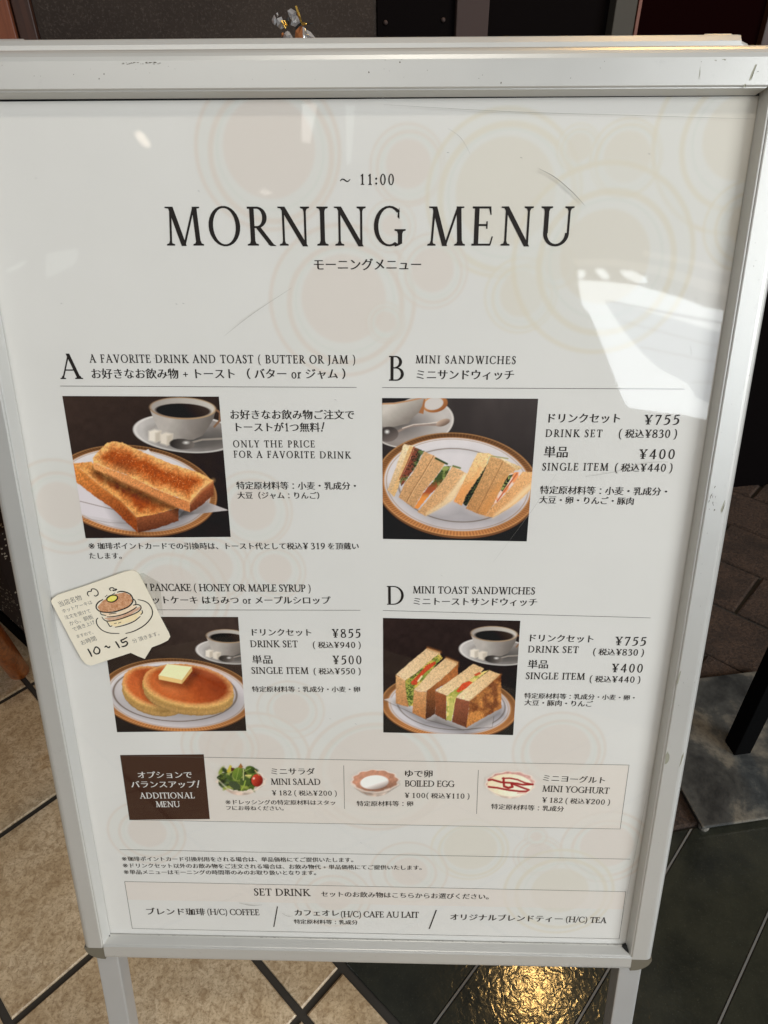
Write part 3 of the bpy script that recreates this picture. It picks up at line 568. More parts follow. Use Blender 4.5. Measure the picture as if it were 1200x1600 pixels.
def sandwich_photo(mm, px, par):
    p = Paint(mm, px, 290, 270, (42, 37, 36)); p.img = p.tex(p.lin((62, 55, 53), (26, 21, 20), 800, 60, 700, 900), .2, fbm(p.x / 160, p.y / 400, 3))
    d, u, v = p.ell(250, 235, 300, 178, -8); p.put(d, p.tex(p.lin((186, 178, 172), (138, 128, 122), 420, 100, 60, 330), .03, p.g2)); p.ring(250, 235, 294, 174, -8, 7, (204, 196, 188))
    d, u, v = p.ell(150, 240, 150, 60, 0); p.shade(d, .4, 60)
    d, u, v = p.ell(415, 98, 92, 60, -12); p.put(d, p.lin((200, 140, 86), (138, 82, 46), 380, 50, 460, 150)); d, u, v = p.ell(405, 96, 70, 44, -12); p.put(d, (196, 188, 182)); p.poly([(300, 60), (345, 60), (330, 170), (290, 160)], (156, 102, 64))
    p.poly([(20, 52), (335, 52), (322, 110), (296, 160), (262, 188), (222, 238), (120, 262), (20, 262)], p.tex(p.lin((196, 188, 178), (112, 102, 94), 120, 90, 240, 260), .04, p.g2))
    p.poly([(20, 50), (250, 50), (190, 76), (120, 88), (20, 92)], (30, 22, 20)); p.line([(20, 98), (120, 94), (220, 76), (320, 54)], 9, (178, 128, 88))
    p.line([(140, 300), (200, 268), (260, 252), (360, 246), (440, 248), (500, 228)], 17, (142, 124, 114)); p.line([(180, 272), (260, 246), (370, 238), (500, 218)], 6, (216, 202, 190)); d, u, v = p.ell(472, 232, 52, 24, -20); p.put(d, p.lin((186, 160, 140), (112, 92, 80), 460, 215, 480, 250))
    d, u, v = p.ell(78, 316, 72, 54, -8); p.put(d, p.lin((64, 57, 54), (116, 104, 98), 70, 290, 110, 370)); d, u, v = p.ell(68, 298, 13, 11); p.put(d, (240, 236, 230), 10)
    plate(p, 575, 678, 588, 372, 5, 38, .73)
    d = p.sdf([(90, 720), (340, 900), (480, 870), (600, 800), (800, 920), (1000, 850), (900, 960), (400, 950)]); p.shade(d, .20, 70)
    p.crumb([(188, 386), (262, 400), (210, 545), (165, 640), (120, 768), (70, 718), (130, 560)], (232, 206, 166), (198, 160, 116), (150, 420, 120, 760)); p.crumb([(230, 400), (275, 412), (215, 540), (165, 640), (150, 700), (118, 770), (95, 740), (160, 590)], (214, 172, 118))
    f1 = [(268, 412), (338, 438), (312, 470), (285, 540), (240, 600), (205, 650), (172, 690), (158, 660), (168, 620), (212, 548)]
    d = p.sdf(f1); c = p.mix((126, 64, 48), (44, 56, 36), np.clip((p.x - 200 - (700 - p.y) * .25) / 40 + (p.g - .5) * 2, 0, 1)); c = p.mix(c, (108, 128, 70), np.clip((p.g2 - .52) * 6, 0, 1) * .8); c = p.mix(c, (20, 22, 20), np.clip((p.g - .58) * 6, 0, 1)); p.put(p.wob(d, 5), c)
    p.line([(262, 410), (205, 545), (160, 640)], 9, (148, 78, 56))
    p.crumb([(336, 440), (400, 468), (490, 522), (430, 610), (330, 730), (260, 850), (212, 815), (150, 770), (200, 660), (255, 590), (300, 510)], (206, 160, 112), (186, 142, 98), (330, 460, 220, 820), .24)
    p.line([(405, 470), (330, 600), (258, 712), (212, 800)], 6, (142, 96, 60), .8); p.line([(412, 475), (338, 600), (266, 712), (220, 800)], 5, (224, 186, 138), .7)
    f2 = [(478, 545), (530, 545), (490, 630), (440, 690), (370, 760), (330, 810), (290, 858), (262, 850), (330, 740), (400, 655), (440, 600)]
    d = p.sdf(f2); t = np.clip((p.y - 640) / 150, 0, 1); c = p.mix((58, 74, 38), (156, 78, 46), np.clip(t * 2.4 + (p.g - .5), 0, 1)); c = p.mix(c, (222, 138, 66), np.clip((t - .62) * 4, 0, 1)); c = p.mix(c, (146, 154, 84), np.clip((p.g2 - .5) * 6, 0, 1) * (1 - t)); p.put(p.wob(d, 5), c)
    p.crumb([(540, 545), (590, 570), (650, 602), (610, 680), (545, 785), (440, 850), (345, 906), (288, 876), (360, 790), (430, 700), (480, 640)], (214, 170, 122), (196, 150, 104), (560, 560, 330, 890), .24)
    p.poly([(625, 598), (656, 600), (610, 690), (546, 790), (450, 852), (346, 906), (352, 880), (470, 800), (560, 690)], p.tex(p.lin((236, 210, 170), (214, 182, 138), 620, 600, 400, 880), .06), 10)
    p.line([(420, 490), (500, 530)], 14, (50, 66, 38)); p.line([(545, 545), (595, 560)], 12, (96, 112, 62))
    p.crumb([(720, 450), (800, 452), (855, 480), (790, 540), (700, 690), (640, 780), (605, 832), (548, 800), (600, 700), (660, 570)], (234, 196, 142), (212, 148, 90), (740, 460, 600, 810), .2)
    d = p.sdf([(700, 640), (740, 560), (690, 680), (640, 760), (560, 800), (600, 700)]); p.put(d, (222, 150, 88), 20, .7)
    f3 = [(785, 545), (800, 520), (770, 590), (740, 660), (700, 740), (640, 835), (612, 815), (650, 740), (720, 640)]
    d = p.sdf(f3); p.put(p.wob(d, 7), p.mix((24, 27, 22), (66, 78, 46), np.clip((p.g - .5) * 5, 0, 1))); p.line([(808, 480), (790, 530)], 9, (190, 186, 150)); p.line([(820, 474), (880, 482), (940, 492)], 8, (150, 146, 92))
    p.crumb([(890, 486), (960, 520), (1045, 556), (1010, 578), (985, 575), (900, 530)], (232, 208, 162), (206, 172, 124), (900, 500, 1030, 570))
    p.crumb([(815, 478), (890, 495), (995, 568), (930, 680), (850, 800), (778, 905), (710, 885), (636, 850), (690, 745), (740, 650), (780, 560)], (200, 154, 104), (178, 128, 80), (860, 500, 700, 880), .26)
    p.line([(905, 510), (830, 660), (716, 880)], 5, (134, 88, 52), .7); d = p.sdf([(930, 620), (860, 760), (780, 900), (740, 880), (830, 720)]); p.put(d, (222, 146, 76), 30, .55)
    f4 = [(950, 600), (1010, 588), (1042, 588), (985, 670), (880, 785), (838, 825), (850, 780), (905, 690)]
    d = p.sdf(f4); c = p.mix((228, 150, 96), (226, 200, 184), np.clip((p.g2 - .45) * 6, 0, 1)); p.put(p.wob(d, 4), c); p.poly([(945, 612), (978, 606), (940, 670), (900, 730), (888, 718), (915, 660)], p.mix((34, 38, 28), (150, 160, 90), np.clip((p.g - .55) * 6, 0, 1))); p.line([(1005, 600), (940, 690), (862, 800)], 10, (188, 98, 64))
    p.crumb([(1045, 586), (1125, 588), (1112, 704), (1040, 780), (950, 850), (832, 916), (775, 910), (815, 850), (880, 790), (970, 690)], (224, 170, 116), (204, 150, 98), (1060, 600, 830, 900), .2)
    p.poly([(1125, 660), (1105, 712), (1000, 812), (832, 918), (850, 890), (960, 800), (1060, 700)], (230, 196, 150), 14)
    return p.build('food_photo', par, .0002, 'photo of cut sandwiches with green filling on a gold rimmed plate')

def pancake_photo(mm, px, par):
    p = Paint(mm, px, 270, 230, (52, 42, 38)); p.img = p.tex(p.lin((62, 50, 45), (30, 24, 22), 700, 80, 500, 900), .12, p.g2)
    coffee(p, 1018, 312, .72); plate(p, 622, 640, 592, 278, 3, 24, 0)
    p.ring(605, 630, 472, 212, 2, 5, (92, 74, 60)); p.ring(605, 636, 466, 210, 2, 12, (160, 150, 150), .35, 14)
    d, u, v = p.ell(650, 700, 420, 125, 4); p.shade(d, .28, 60)
    def cake(cx, cy, rx, ry, ang, th, ca, cb):
        for k in range(13):
            f = k / 12; d, u, v = p.ell(cx, cy + th * (1 - f), rx * (1 + .02 * math.sin(3.14 * f)), ry, ang)
            tone = (200 + 32 * math.sin(f * 9) * .5, 156 + 26 * math.sin(f * 9) * .5, 92 + 20 * math.sin(f * 9) * .5)
            p.put(p.wob(d, 4), p.tex(p.mix(np.array(tone) * 0.74, tone, np.clip(f * 1.3, 0, 1) + 0 * p.x), .13))
        d, u, v = p.ell(cx, cy, rx, ry, ang); p.put(p.wob(d, 3), p.tex(np.zeros(p.img.shape) + (230, 182, 116), .08))
        t = np.clip(.5 + .6 * u - .45 * v + (p.g2 - .5) * .5, 0, 1); p.put(p.wob(d + 9, 5), p.tex(p.mix(ca, cb, t), .10), 16)
    cake(452, 575, 250, 146, 14, 78, (196, 100, 52), (134, 52, 24))
    p.shade(p.sdf([(370, 480), (365, 560), (420, 660), (560, 760), (500, 770), (380, 680), (340, 560)]), .25, 30)
    cake(706, 562, 342, 152, 8, 80, (184, 88, 40), (134, 54, 26))
    d, u, v = p.ell(560, 590, 90, 34, 25); p.put(d, (232, 152, 96), 60, .5); d, u, v = p.ell(880, 470, 70, 20, 18); p.put(d, (216, 140, 96), 40, .45)
    p.shade(p.sdf([(480, 520), (660, 560), (745, 460), (790, 470), (700, 580), (520, 560)]), .35, 30)
    p.poly([(545, 404), (735, 425), (660, 530), (478, 492)], p.tex(np.zeros(p.img.shape) + (244, 226, 178), .03)); p.poly([(478, 490), (660, 528), (656, 557), (480, 522)], (226, 190, 124)); p.poly([(658, 528), (735, 424), (738, 456), (658, 557)], (206, 168, 104))
    return p.build('food_photo', par, .0002, 'photo of two pancakes with a square of butter on top')

def toastie_photo(mm, px, par):
    p = Paint(mm, px, 270, 230, (34, 25, 24)); p.img = p.tex(p.lin((44, 33, 31), (24, 18, 17), 300, 80, 500, 950), .15, p.g2)
    coffee(p, 968, 330, .86); plate(p, 585, 772, 556, 262, 4, 28, 0, (204, 198, 200), (190, 184, 187))
    p.ring(600, 760, 440, 205, 4, 5, (104, 92, 84), .8)
    p.poly([(50, 720), (160, 760), (400, 880), (700, 960), (930, 940), (945, 850), (1010, 780), (700, 700), (300, 660)], p.tex(np.zeros(p.img.shape) + (196, 188, 186), .03), None, .9); p.line([(50, 725), (400, 885), (700, 968), (935, 945), (948, 860)], 4, (120, 108, 100), .8)
    p.shade(p.sdf([(150, 750), (390, 890), (480, 850), (720, 960), (1010, 790), (1020, 850), (720, 1000), (380, 920)]), .4, 45)
    p.crumb([(148, 518), (230, 560), (260, 700), (250, 782), (148, 752)], (206, 158, 108), (176, 122, 76), (200, 540, 200, 780), .26)
    p.crumb([(148, 516), (270, 410), (408, 298), (510, 332), (512, 372), (420, 420), (310, 510), (222, 566)], (226, 196, 156), (214, 180, 136), (160, 520, 480, 330), .2); p.line([(408, 298), (512, 334)], 16, (150, 92, 48), .85, 12)
    f = [(222, 566), (310, 510), (420, 410), (500, 350), (530, 380), (480, 430), (400, 540), (300, 640), (290, 770), (255, 770), (240, 690)]
    d = p.sdf(f); c = p.mix((206, 178, 84), (122, 138, 58), np.clip((p.g2 - .4) * 4, 0, 1)); c = p.mix(c, (60, 64, 30), np.clip((p.g - .56) * 6, 0, 1)); p.put(p.wob(d, 6), c)
    p.poly([(270, 580), (330, 520), (400, 440), (470, 408), (475, 430), (400, 490), (330, 560), (320, 600), (280, 600)], p.tex(np.zeros(p.img.shape) + (186, 66, 38), .25)); p.line([(330, 570), (360, 530)], 14, (226, 206, 160))
    p.poly([(225, 580), (290, 620), (300, 720), (262, 780), (240, 720)], p.mix((64, 80, 34), (156, 160, 76), np.clip((p.g - .42) * 5, 0, 1)))
    p.crumb([(296, 640), (330, 610), (440, 480), (560, 378), (655, 415), (655, 440), (520, 560), (402, 655), (340, 655)], (222, 190, 148), (212, 176, 130), (320, 640, 620, 400), .2); p.line([(560, 378), (656, 418), (654, 450)], 13, (156, 98, 52), .8, 12)
    p.crumb([(296, 640), (340, 655), (402, 655), (392, 882), (284, 828)], (202, 150, 100), (172, 112, 64), (340, 650, 340, 870), .28)
    d = p.sdf([(400, 652), (520, 556), (655, 432), (655, 520), (560, 590), (475, 640), (470, 838), (390, 882)]); p.put(p.wob(d, 4), p.tex(p.lin((164, 98, 52), (70, 38, 24), 480, 560, 450, 850), .24))
    p.crumb([(472, 652), (600, 560), (780, 428), (868, 468), (840, 505), (700, 590), (562, 690)], (224, 194, 150), (212, 176, 130), (500, 640, 820, 450), .18)
    d = p.sdf([(472, 650), (562, 690), (560, 890), (468, 842)]); p.put(p.wob(d, 4), p.tex(p.lin((146, 84, 50), (104, 56, 34), 500, 660, 520, 880), .2))
    d = p.sdf([(562, 690), (700, 590), (840, 500), (905, 482), (760, 600), (650, 690), (600, 900), (560, 885)]); p.put(p.wob(d, 5), p.mix((222, 198, 120), (150, 154, 66), np.clip((p.g2 - .42) * 5, 0, 1)))
    p.poly([(640, 652), (690, 590), (745, 568), (775, 580), (720, 630), (660, 664)], p.tex(np.zeros(p.img.shape) + (196, 72, 40), .2)); p.poly([(785, 518), (830, 495), (845, 510), (800, 530)], (190, 82, 48))
    for k in range(9): p.line([(575 + k * 7, 700 + (k % 3) * 10), (585 + k * 3, 780 + k * 6), (578 + k * 3, 885)], 5, ((216, 206, 122), (138, 146, 62))[k % 2], .8)
    p.crumb([(640, 705), (700, 650), (800, 565), (912, 482), (1006, 516), (900, 610), (752, 738)], (228, 200, 158), (214, 176, 128), (680, 690, 960, 500), .18); p.line([(752, 738), (900, 612), (1006, 516)], 10, (166, 106, 58), .8, 10)
    d = p.sdf([(638, 704), (752, 736), (726, 950), (606, 902)]); p.put(p.wob(d, 4), p.tex(p.lin((142, 82, 58), (100, 54, 36), 660, 720, 680, 930), .2))
    d = p.sdf([(750, 736), (900, 610), (1006, 514), (1010, 790), (880, 860), (724, 950)]); t = np.clip(.5 + (p.g2 - .5) * 2.4 + (700 - p.y) / 900, 0, 1); p.put(p.wob(d, 4), p.tex(p.mix((190, 126, 66), (112, 62, 34), t), .2))
    return p.build('food_photo', par, .0002, 'photo of toasted sandwiches with tomato and lettuce filling')

BAND = (204, 197, 188)
def dish(p, cx, cy, rx, ry, inner, low):
    for k in range(10):
        f = k / 9; d, u, v = p.ell(cx, cy + (1 - f) * low, rx * (.62 + .38 * f), ry * (.75 + .25 * f)); d = d + 12 * np.sin(np.arctan2(v, u) * 12) * f * .6
        p.put(d, p.tex(p.mix((186, 160, 144), (206, 190, 176), np.clip(.5 + u * .5, 0, 1)), .16, vn(np.arctan2(v, u) * 5, p.y / 60)))
    d, u, v = p.ell(cx, cy, rx, ry); d = d + 8 * np.sin(np.arctan2(v, u) * 12); p.put(d, (222, 208, 196)); p.put(d + 14, p.tex(p.lin(inner[0], inner[1], cx - rx, cy, cx + rx, cy - ry), .12, p.g2))
def salad(mm, px, par):
    p = Paint(mm, px, 120, 90, BAND); dish(p, 570, 470, 460, 200, ((176, 160, 146), (196, 180, 166)), 130)
    r = random.Random(3)
    p.put(p.wob(p.ell(530, 460, 400, 205)[0], 30, 60), p.mix((40, 52, 26), (96, 112, 46), np.clip((p.g2 - .35) * 3, 0, 1)))
    for i in range(60):
        x, y = 530 + r.uniform(-370, 330), 440 + r.uniform(-170, 170); c = r.choice([(62, 84, 34), (90, 112, 44), (44, 58, 32), (128, 140, 58), (32, 40, 24), (76, 92, 60), (156, 160, 84)])
        d, u, v = p.ell(x, y, r.uniform(40, 85), r.uniform(16, 40), r.uniform(-70, 70)); p.put(d, p.tex(np.zeros(p.img.shape) + c, .2), 14)
    p.poly([(290, 300), (350, 180), (390, 200), (380, 290), (320, 330)], (186, 168, 60)); p.poly([(370, 230), (440, 240), (430, 290), (375, 300)], (72, 34, 26)); p.poly([(500, 230), (555, 150), (600, 220), (560, 250)], (146, 96, 48))
    d, u, v = p.ell(495, 345, 92, 118, 12); p.put(d, p.lin((112, 134, 48), (72, 96, 38), 440, 260, 560, 450)); p.line([(520, 240), (470, 450)], 9, (150, 160, 84)); d, u, v = p.ell(740, 270, 100, 70, 15); p.put(d, p.lin((84, 104, 44), (36, 52, 28), 680, 220, 820, 330)); p.line([(610, 310), (740, 240)], 14, (140, 160, 84))
    d, u, v = p.ell(440, 560, 120, 66, 25); p.put(d, (62, 74, 50)); d, u, v = p.ell(640, 490, 100, 80, -10); p.put(d, (66, 84, 42)); p.line([(605, 260), (605, 460)], 18, (190, 190, 130)); p.line([(640, 480), (620, 560), (565, 650)], 24, (146, 166, 70)); p.line([(650, 378), (745, 378)], 26, (214, 196, 120))
    d, u, v = p.ell(862, 470, 108, 118); p.put(d, p.mix((196, 66, 46), (112, 24, 20), np.clip(.45 + .5 * u + .3 * v, 0, 1))); d, u, v = p.ell(800, 432, 18, 18); p.put(d, (250, 214, 200), 14); p.line([(820, 280), (900, 370)], 16, (206, 170, 120))
    p.line([(140, 470), (300, 620), (480, 680), (680, 690), (860, 640), (1010, 500)], 16, (222, 206, 186), .9, 16)
    return p.build('dish_picture', par, .0004, 'picture of a small green salad with a cherry tomato', True)
def egg(mm, px, par):
    p = Paint(mm, px, 120, 90, BAND); dish(p, 555, 420, 450, 215, ((196, 140, 114), (178, 128, 104)), 130)
    d, u, v = p.ell(620, 560, 250, 60, -8); p.shade(d, .4, 90); d, u, v = p.ell(540, 445, 268, 132, -4); p.put(d, p.mix((232, 226, 220), (150, 132, 124), np.clip((.55 * u + 1.0 * v - .25) * 1.1, 0, 1)))
    p.line([(110, 480), (300, 600), (520, 640), (760, 610), (1000, 480)], 15, (224, 206, 192), .9, 16); p.line([(740, 590), (820, 570)], 20, (240, 230, 220), .8, 20)
    return p.build('dish_picture', par, .0004, 'picture of a boiled egg in a pink glass dish', True)
def yoghurt(mm, px, par):
    p = Paint(mm, px, 120, 90, BAND); dish(p, 570, 400, 470, 225, ((186, 132, 122), (206, 160, 150)), 120)
    d, u, v = p.ell(560, 440, 425, 210, 3); p.put(d, p.tex(p.lin((228, 212, 178), (238, 228, 206), 300, 300, 700, 600), .03, p.g2))
    for P, w in (([(160, 345), (230, 335), (400, 385), (560, 395), (700, 410), (800, 430), (990, 425)], 34), ([(420, 310), (560, 308), (700, 335), (840, 395), (990, 425)], 26), ([(440, 310), (450, 460), (530, 490), (610, 470), (590, 420)], 40), ([(160, 470), (330, 490), (530, 530), (740, 555), (870, 555), (920, 530), (780, 480), (600, 410)], 32)): p.line(P, w, (134, 22, 26)); p.line([(a + 4, b - 7) for a, b in P], w * .22, (206, 84, 80), .6)
    p.line([(700, 590), (860, 585)], 16, (214, 140, 130), .8); p.line([(120, 470), (300, 620), (560, 670), (840, 620), (1010, 470)], 14, (226, 208, 190), .8, 18)
    return p.build('dish_picture', par, .0004, 'picture of yoghurt with red sauce in a glass dish', True)

def ring_paint(p, rings, off):
    for u0, v0, a, b, c, k in rings:
        d0 = np.hypot(p.x - u0, p.y - v0); fill = (199, 187, 177) if k == 0 else (198, 192, 179); line = (198, 187, 176) if k == 0 else (198, 191, 174)
        if off: fill = tuple(x * .985 for x in fill)
        p.put(d0 - c, (199, 198, 191), 1.5, .5); p.put(d0 - a, fill, 1.2, .52 if k == 0 else .66)
        for (rr, dx, dy, w) in ((b, .03 * b, -.10 * b, .09 * b), (c, -.02 * c, -.04 * c, .055 * c), ((a + b) / 2, 0.02 * b, -.04 * b, .03 * b)):
            p.put(np.abs(np.hypot(p.x - u0 - dx, p.y - v0 - dy) - rr) - w / 2, line if w > .08 * b or rr == c else (193, 195, 187), 1.0, .62)
# ------------------------------------------------------------------ the menu stand
stand = thing('menu_stand', 'white framed aluminium sidewalk stand with a printed morning menu under a clear cover', 'menu stand', (0.0, 0.12, 0.0))
PROF = [(0.0005, -.026), (0.0, -.008), (.0006, -.0050), (.0018, -.0028), (.0036, -.0012), (.0058, -.0003), (.0080, 0.0), (.0212, 0.0), (.0219, -.0003), (.0223, -.0011), (.0229, -.0011), (.0234, -.0013), (.0240, -.0022), (.0273, -.0098), (.0277, -.0104), (.0277, -.0116), (.0240, -.0116), (.0240, -.026)]
PROF_TOP = [(0.0005, -.026), (0.0, -.0105), (.0008, -.0072), (.0022, -.0044), (.0042, -.0023), (.0066, -.0008), (.0095, 0.0), (.0266, 0.0), (.0272, -.0004), (.0276, -.0012), (.0283, -.0013), (.0289, -.0024), (.0304, -.0098), (.0307, -.0104), (.0307, -.0116), (.0270, -.0116), (.0270, -.026)]
def rail(name, side, a0, a1, mitre0=0, mitre1=0):
    bm = bmesh.new(); ends = []; PR = PROF_TOP if side == 'top' else PROF
    for a, mt, sg in ((a0, mitre0, 1), (a1, mitre1, -1)):
        ring = []
        for s, w in PR:
            if side == 'right' and .0100 < s < .0245: s = .0100 + (s - .0100) * 1.13 if s < .0235 else .0253
            t = a + sg * mt * s
            if side == 'left': P = BP(s, t, w)
            elif side == 'right': P = BP(W - s, t, w)
            elif side == 'top': P = BP(t, H - s, w)
            else: P = BP(t, s * .96, w)
            ring.append(bm.verts.new(P))
        ends.append(ring)
    n = len(PR)
    for i in range(n): bm.faces.new((ends[0][i], ends[0][(i + 1) % n], ends[1][(i + 1) % n], ends[1][i]))
    bm.faces.new(ends[0][::-1]); bm.faces.new(ends[1])
    return bm_obj(name, bm, M['alu'], stand)
rl = rail('side_rail', 'left', .0185, H, 0, 1); rr = rail('side_rail', 'right', .0185, H, 0, 1)
rt = rail('top_rail', 'top', 0, W, 1, 1); rb = rail('bottom_rail', 'bottom', .0235, W - .0235)
def corner(mir):
    bm = bmesh.new(); X = lambda u: W - u if mir else u
    out = [(.0232, .0182), (.0012, .0182)]
    for k in range(9):
        a = math.pi + k * math.pi / 16; out.append((.0222 + .0212 * math.cos(a), .0180 + .0172 * math.sin(a)))
    out.append((.0232, .0006))
    t = [bm.verts.new(BP(X(u), v, -.0006)) for u, v in out]; c = [bm.verts.new(BP(X(u + (.0 if u > .02 else -.0009)), v + (.0 if v > .0178 else -.0006), -.0045)) for u, v in out]; b = [bm.verts.new(BP(X(u), v, -.025)) for u, v in out]
    bm.faces.new(t); bm.faces.new(b[::-1])
    for r0, r1 in ((t, c), (c, b)):
        for i in range(len(out)): bm.faces.new((r0[i], r0[(i + 1) % len(out)], r1[(i + 1) % len(out)], r1[i]))
    return bm_obj('corner_cap', bm, M['cap'], stand, 'grey brown rounded plastic corner cap')
corner(0); corner(1)
for mir in (0, 1):                   # black block stands in for shade in the open notch between snap rails
    X = lambda u: W - u if mir else u
    bm = bmesh.new(); q = [(.0236, .0188), (.0272, .0290), (.0325, .0262), (.0262, .0226)] if mir else [(.0238, .0190), (.0262, .0262), (.0284, .0262), (.0270, .0226)]
    hexa(bm, [BP(X(u), v, -.0118) for u, v in q] + [BP(X(u), v, -.0022 if i in (0, 3) else -.0092) for i, (u, v) in enumerate(q)])
    bm_obj('corner_notch_shade', bm, M['black'], stand)
bm = bmesh.new(); hexa(bm, [BP(u, v, w) for w in (-.024, -.0142) for u, v in ((.0242, .006), (W - .0242, .006), (W - .0242, H - .026), (.0242, H - .026))])
bm_obj('backing_board', bm, M['black'], stand)  # backing; its black stands in for the shadow gap above the poster
# legs carried on below the frame, rear frame that props it up
def leg_front(u0, u1):
    bm = bmesh.new(); v0 = -GAP / BV.z + .004
    hexa(bm, [BP(u, v, w) for v in (v0, .02) for u, w in ((u0, -.012), (u1, -.012), (u1, -.034), (u0, -.034))])
    o = bm_obj('leg', bm, M['alu_leg'], stand, bevel=.0016)
    bm = bmesh.new(); hexa(bm, [BP(u, v, w) for v in (v0 - .004, v0 + .016) for u, w in ((u0 - .001, -.011), (u1 + .001, -.011), (u1 + .001, -.035), (u0 - .001, -.035))])
    bm_obj('foot', bm, M['black'], o, bevel=.001)
leg_front(.0058, .0312); leg_front(.6096, .6352)
RVd = Vector((0, -.40, .9165)).normalized(); RN = Vector((0, .9165, .40)); RO = BP(0, .8990, -.050)
def RP(u, v, w): return RO + BU * u + RVd * v + RN * w
bm = bmesh.new()                     # top tube of the rear frame, seen above the front rail
prof = [(-.016, -.006), (-.016, .003), (-.013, .0072), (-.007, .0092), (.001, .0086), (.006, .0054), (.0085, .0005), (.0085, -.012), (-.012, -.012)]
a = [bm.verts.new(BP(-.02, .8953 + y, -.040 - x * 1.0)) for x, y in prof]; b = [bm.verts.new(BP(.5992, .8953 + y, -.040 - x * 1.0)) for x, y in prof]
for i in range(len(prof)): bm.faces.new((a[i], a[(i + 1) % len(prof)], b[(i + 1) % len(prof)], b[i]))
bm.faces.new(a); bm.faces.new(b[::-1]); bm_obj('rear_top_rail', bm, M['alu'], stand)
bm = bmesh.new(); tube(bm, [BP(.6005, .8945, -.040), BP(.6035, .8980, -.040), BP(.6085, .8970, -.041), BP(.614, .8925, -.042)], [.0050, .0058, .0042, .0016], 10)
bm_obj('hinge_clip', bm, M['alu'], stand, 'small bright clip at the end of the rear rail', smooth=True)
bm = bmesh.new(); tube(bm, [BP(.5990, .8945, -.040), BP(.6006, .8945, -.040)], .0088, 12); bm_obj('seam', bm, M['black'], stand)
for u in (.035, .585):
    bm = bmesh.new(); z0 = (RO.z) / RVd.z
    hexa(bm, [RP(u + a, -v, w) for v in (z0 - .006, -.004) for a, w in ((0, 0), (.022, 0), (.022, .018), (0, .018))]); bm_obj('leg', bm, M['alu_leg'], stand, bevel=.0016)
bm = bmesh.new(); hexa(bm, [RP(u, -v, w) for v in (.93, .91) for u, w in ((.057, .002), (.585, .002), (.585, .016), (.057, .016))]); bm_obj('rear_crossbar', bm, M['alu_leg'], stand)

# poster: paper printed with pale rings
mmq = [(23.6, 859.6), (616.6, 860.6), (616.6, 17.5), (23.6, 17.5)]
pp = Paint(mmq, mmq, 430, 610, (202, 200, 195)); pp.soft = 1.0
pp.img = pp.tex(pp.img, .012, fbm(pp.x / 60, pp.y / 60, 3))
ring_paint(pp, RINGS, False)
d = pp.sdf([(275, 18), (250, 130), (330, 190), (345, 330), (300, 470), (616, 470), (616, 18)])
poster = pp.build('poster', stand, 0.0)
def band(name, q, col, z, lines, mats):
    b = Paint(q, q, 200, 60, col); b.soft = 1.0; b.img = b.tex(b.img, .010, fbm(b.x / 50, b.y / 50, 3)); ring_paint(b, RINGS, True)
    b.img = .6 * np.array(col, float) + .4 * b.img; return b.build(name, poster, z)
ob = band('option_band', QUADS['optband'], (204, 197, 188), .00008, 0, 0); sb = band('drink_band', QUADS['setband'], (204, 197, 189), .00008, 0, 0)
pr = Print(); q = QUADS['brown']; pr.add(q, [[3, 2, 1, 0]], .00014); pr.build('brown_panel', M['brown'], poster)
for pts, wd in RULES:
    pr = Print(); P = [(pts[i], pts[i + 1]) for i in range(0, len(pts), 2)]
    for (x0, y0), (x1, y1) in zip(P, P[1:]):
        L = math.hypot(x1 - x0, y1 - y0); ex, ey = (x1 - x0) / L * wd / 2, (y1 - y0) / L * wd / 2; nx, ny = -ey, ex
        if len(P) == 2: ex = ey = 0
        pr.add([(x0 + nx - ex, y0 + ny - ey), (x1 + nx + ex, y1 + ny + ey), (x1 - nx + ex, y1 - ny + ey), (x0 - nx - ex, y0 - ny - ey)], [[0, 3, 2, 1]], .00018 + 2e-6 * len(pr.f))
    pr.build('ruled_box' if len(P) > 2 else 'ruled_line', M['rule'], poster)
# text blocks: one per group of lines, found by where the line stands on the sheet
blocks = {}
for t in TEXTS:
    kind, s, x0, y0, x1, y1, h, c, nm = t
    y = y0; r = x0 > 335
    if nm == 'heading_text': k = ('heading_text', 0)
    elif c == 'w': k = ('panel_text', 5)
    elif y > 485: k = ('dish_text', 1 + r)
    elif y > 245: k = ('dish_text', 3 + r)
    elif y > 150: k = ('option_text', 6 + (x0 > 290) + (x0 > 430))
    elif y > 95: k = ('notice_text', 9)
    else: k = ('drink_text', 10)
    b = blocks.setdefault(k, Print()); mi = 1 if c == 'w' else 0
    if kind == 'L': put_latin(b, s, x0, y0, x1, y1, h, mi)
    else: put_kana(b, s, x0, y0, x1, y1, mi)
for (nm, i), b in blocks.items(): b.build(nm, [M['ink'], M['white_ink']], poster)
pq = lambda P, ox, oy, k: [((x - ox) * k, (y - oy) * k) for x, y in P]
toast_photo(QUADS['toast'], pq(((97.4, 618.7), (342, 619.8), (360.6, 839), (133.8, 841)), 90, 610, 4.2857), poster)
sandwich_photo(QUADS['sandwich'], pq(((597, 621.8), (841, 623), (823, 846), (598.4, 842)), 590, 610, 4.6154), poster)
pancake_photo(QUADS['pancake'], pq(((158, 963.6), (372, 964), (385, 1142), (183, 1144)), 150, 955, 4.898), poster)
toastie_photo(QUADS['toastsand'], pq(((598.4, 965.5), (813, 970), (801.8, 1148.7), (599, 1144.5)), 590, 955, 5.217), poster)
for f, k, ox, oy in ((salad, 'salad', 330, 1180), (egg, 'egg', 540, 1185), (yoghurt, 'yog', 750, 1190)):
    f(QUADS[k], [(0, 0), (1200, 12 if k == 'salad' else 0), (1200, 912 if k == 'salad' else 900), (0, 900)], poster)
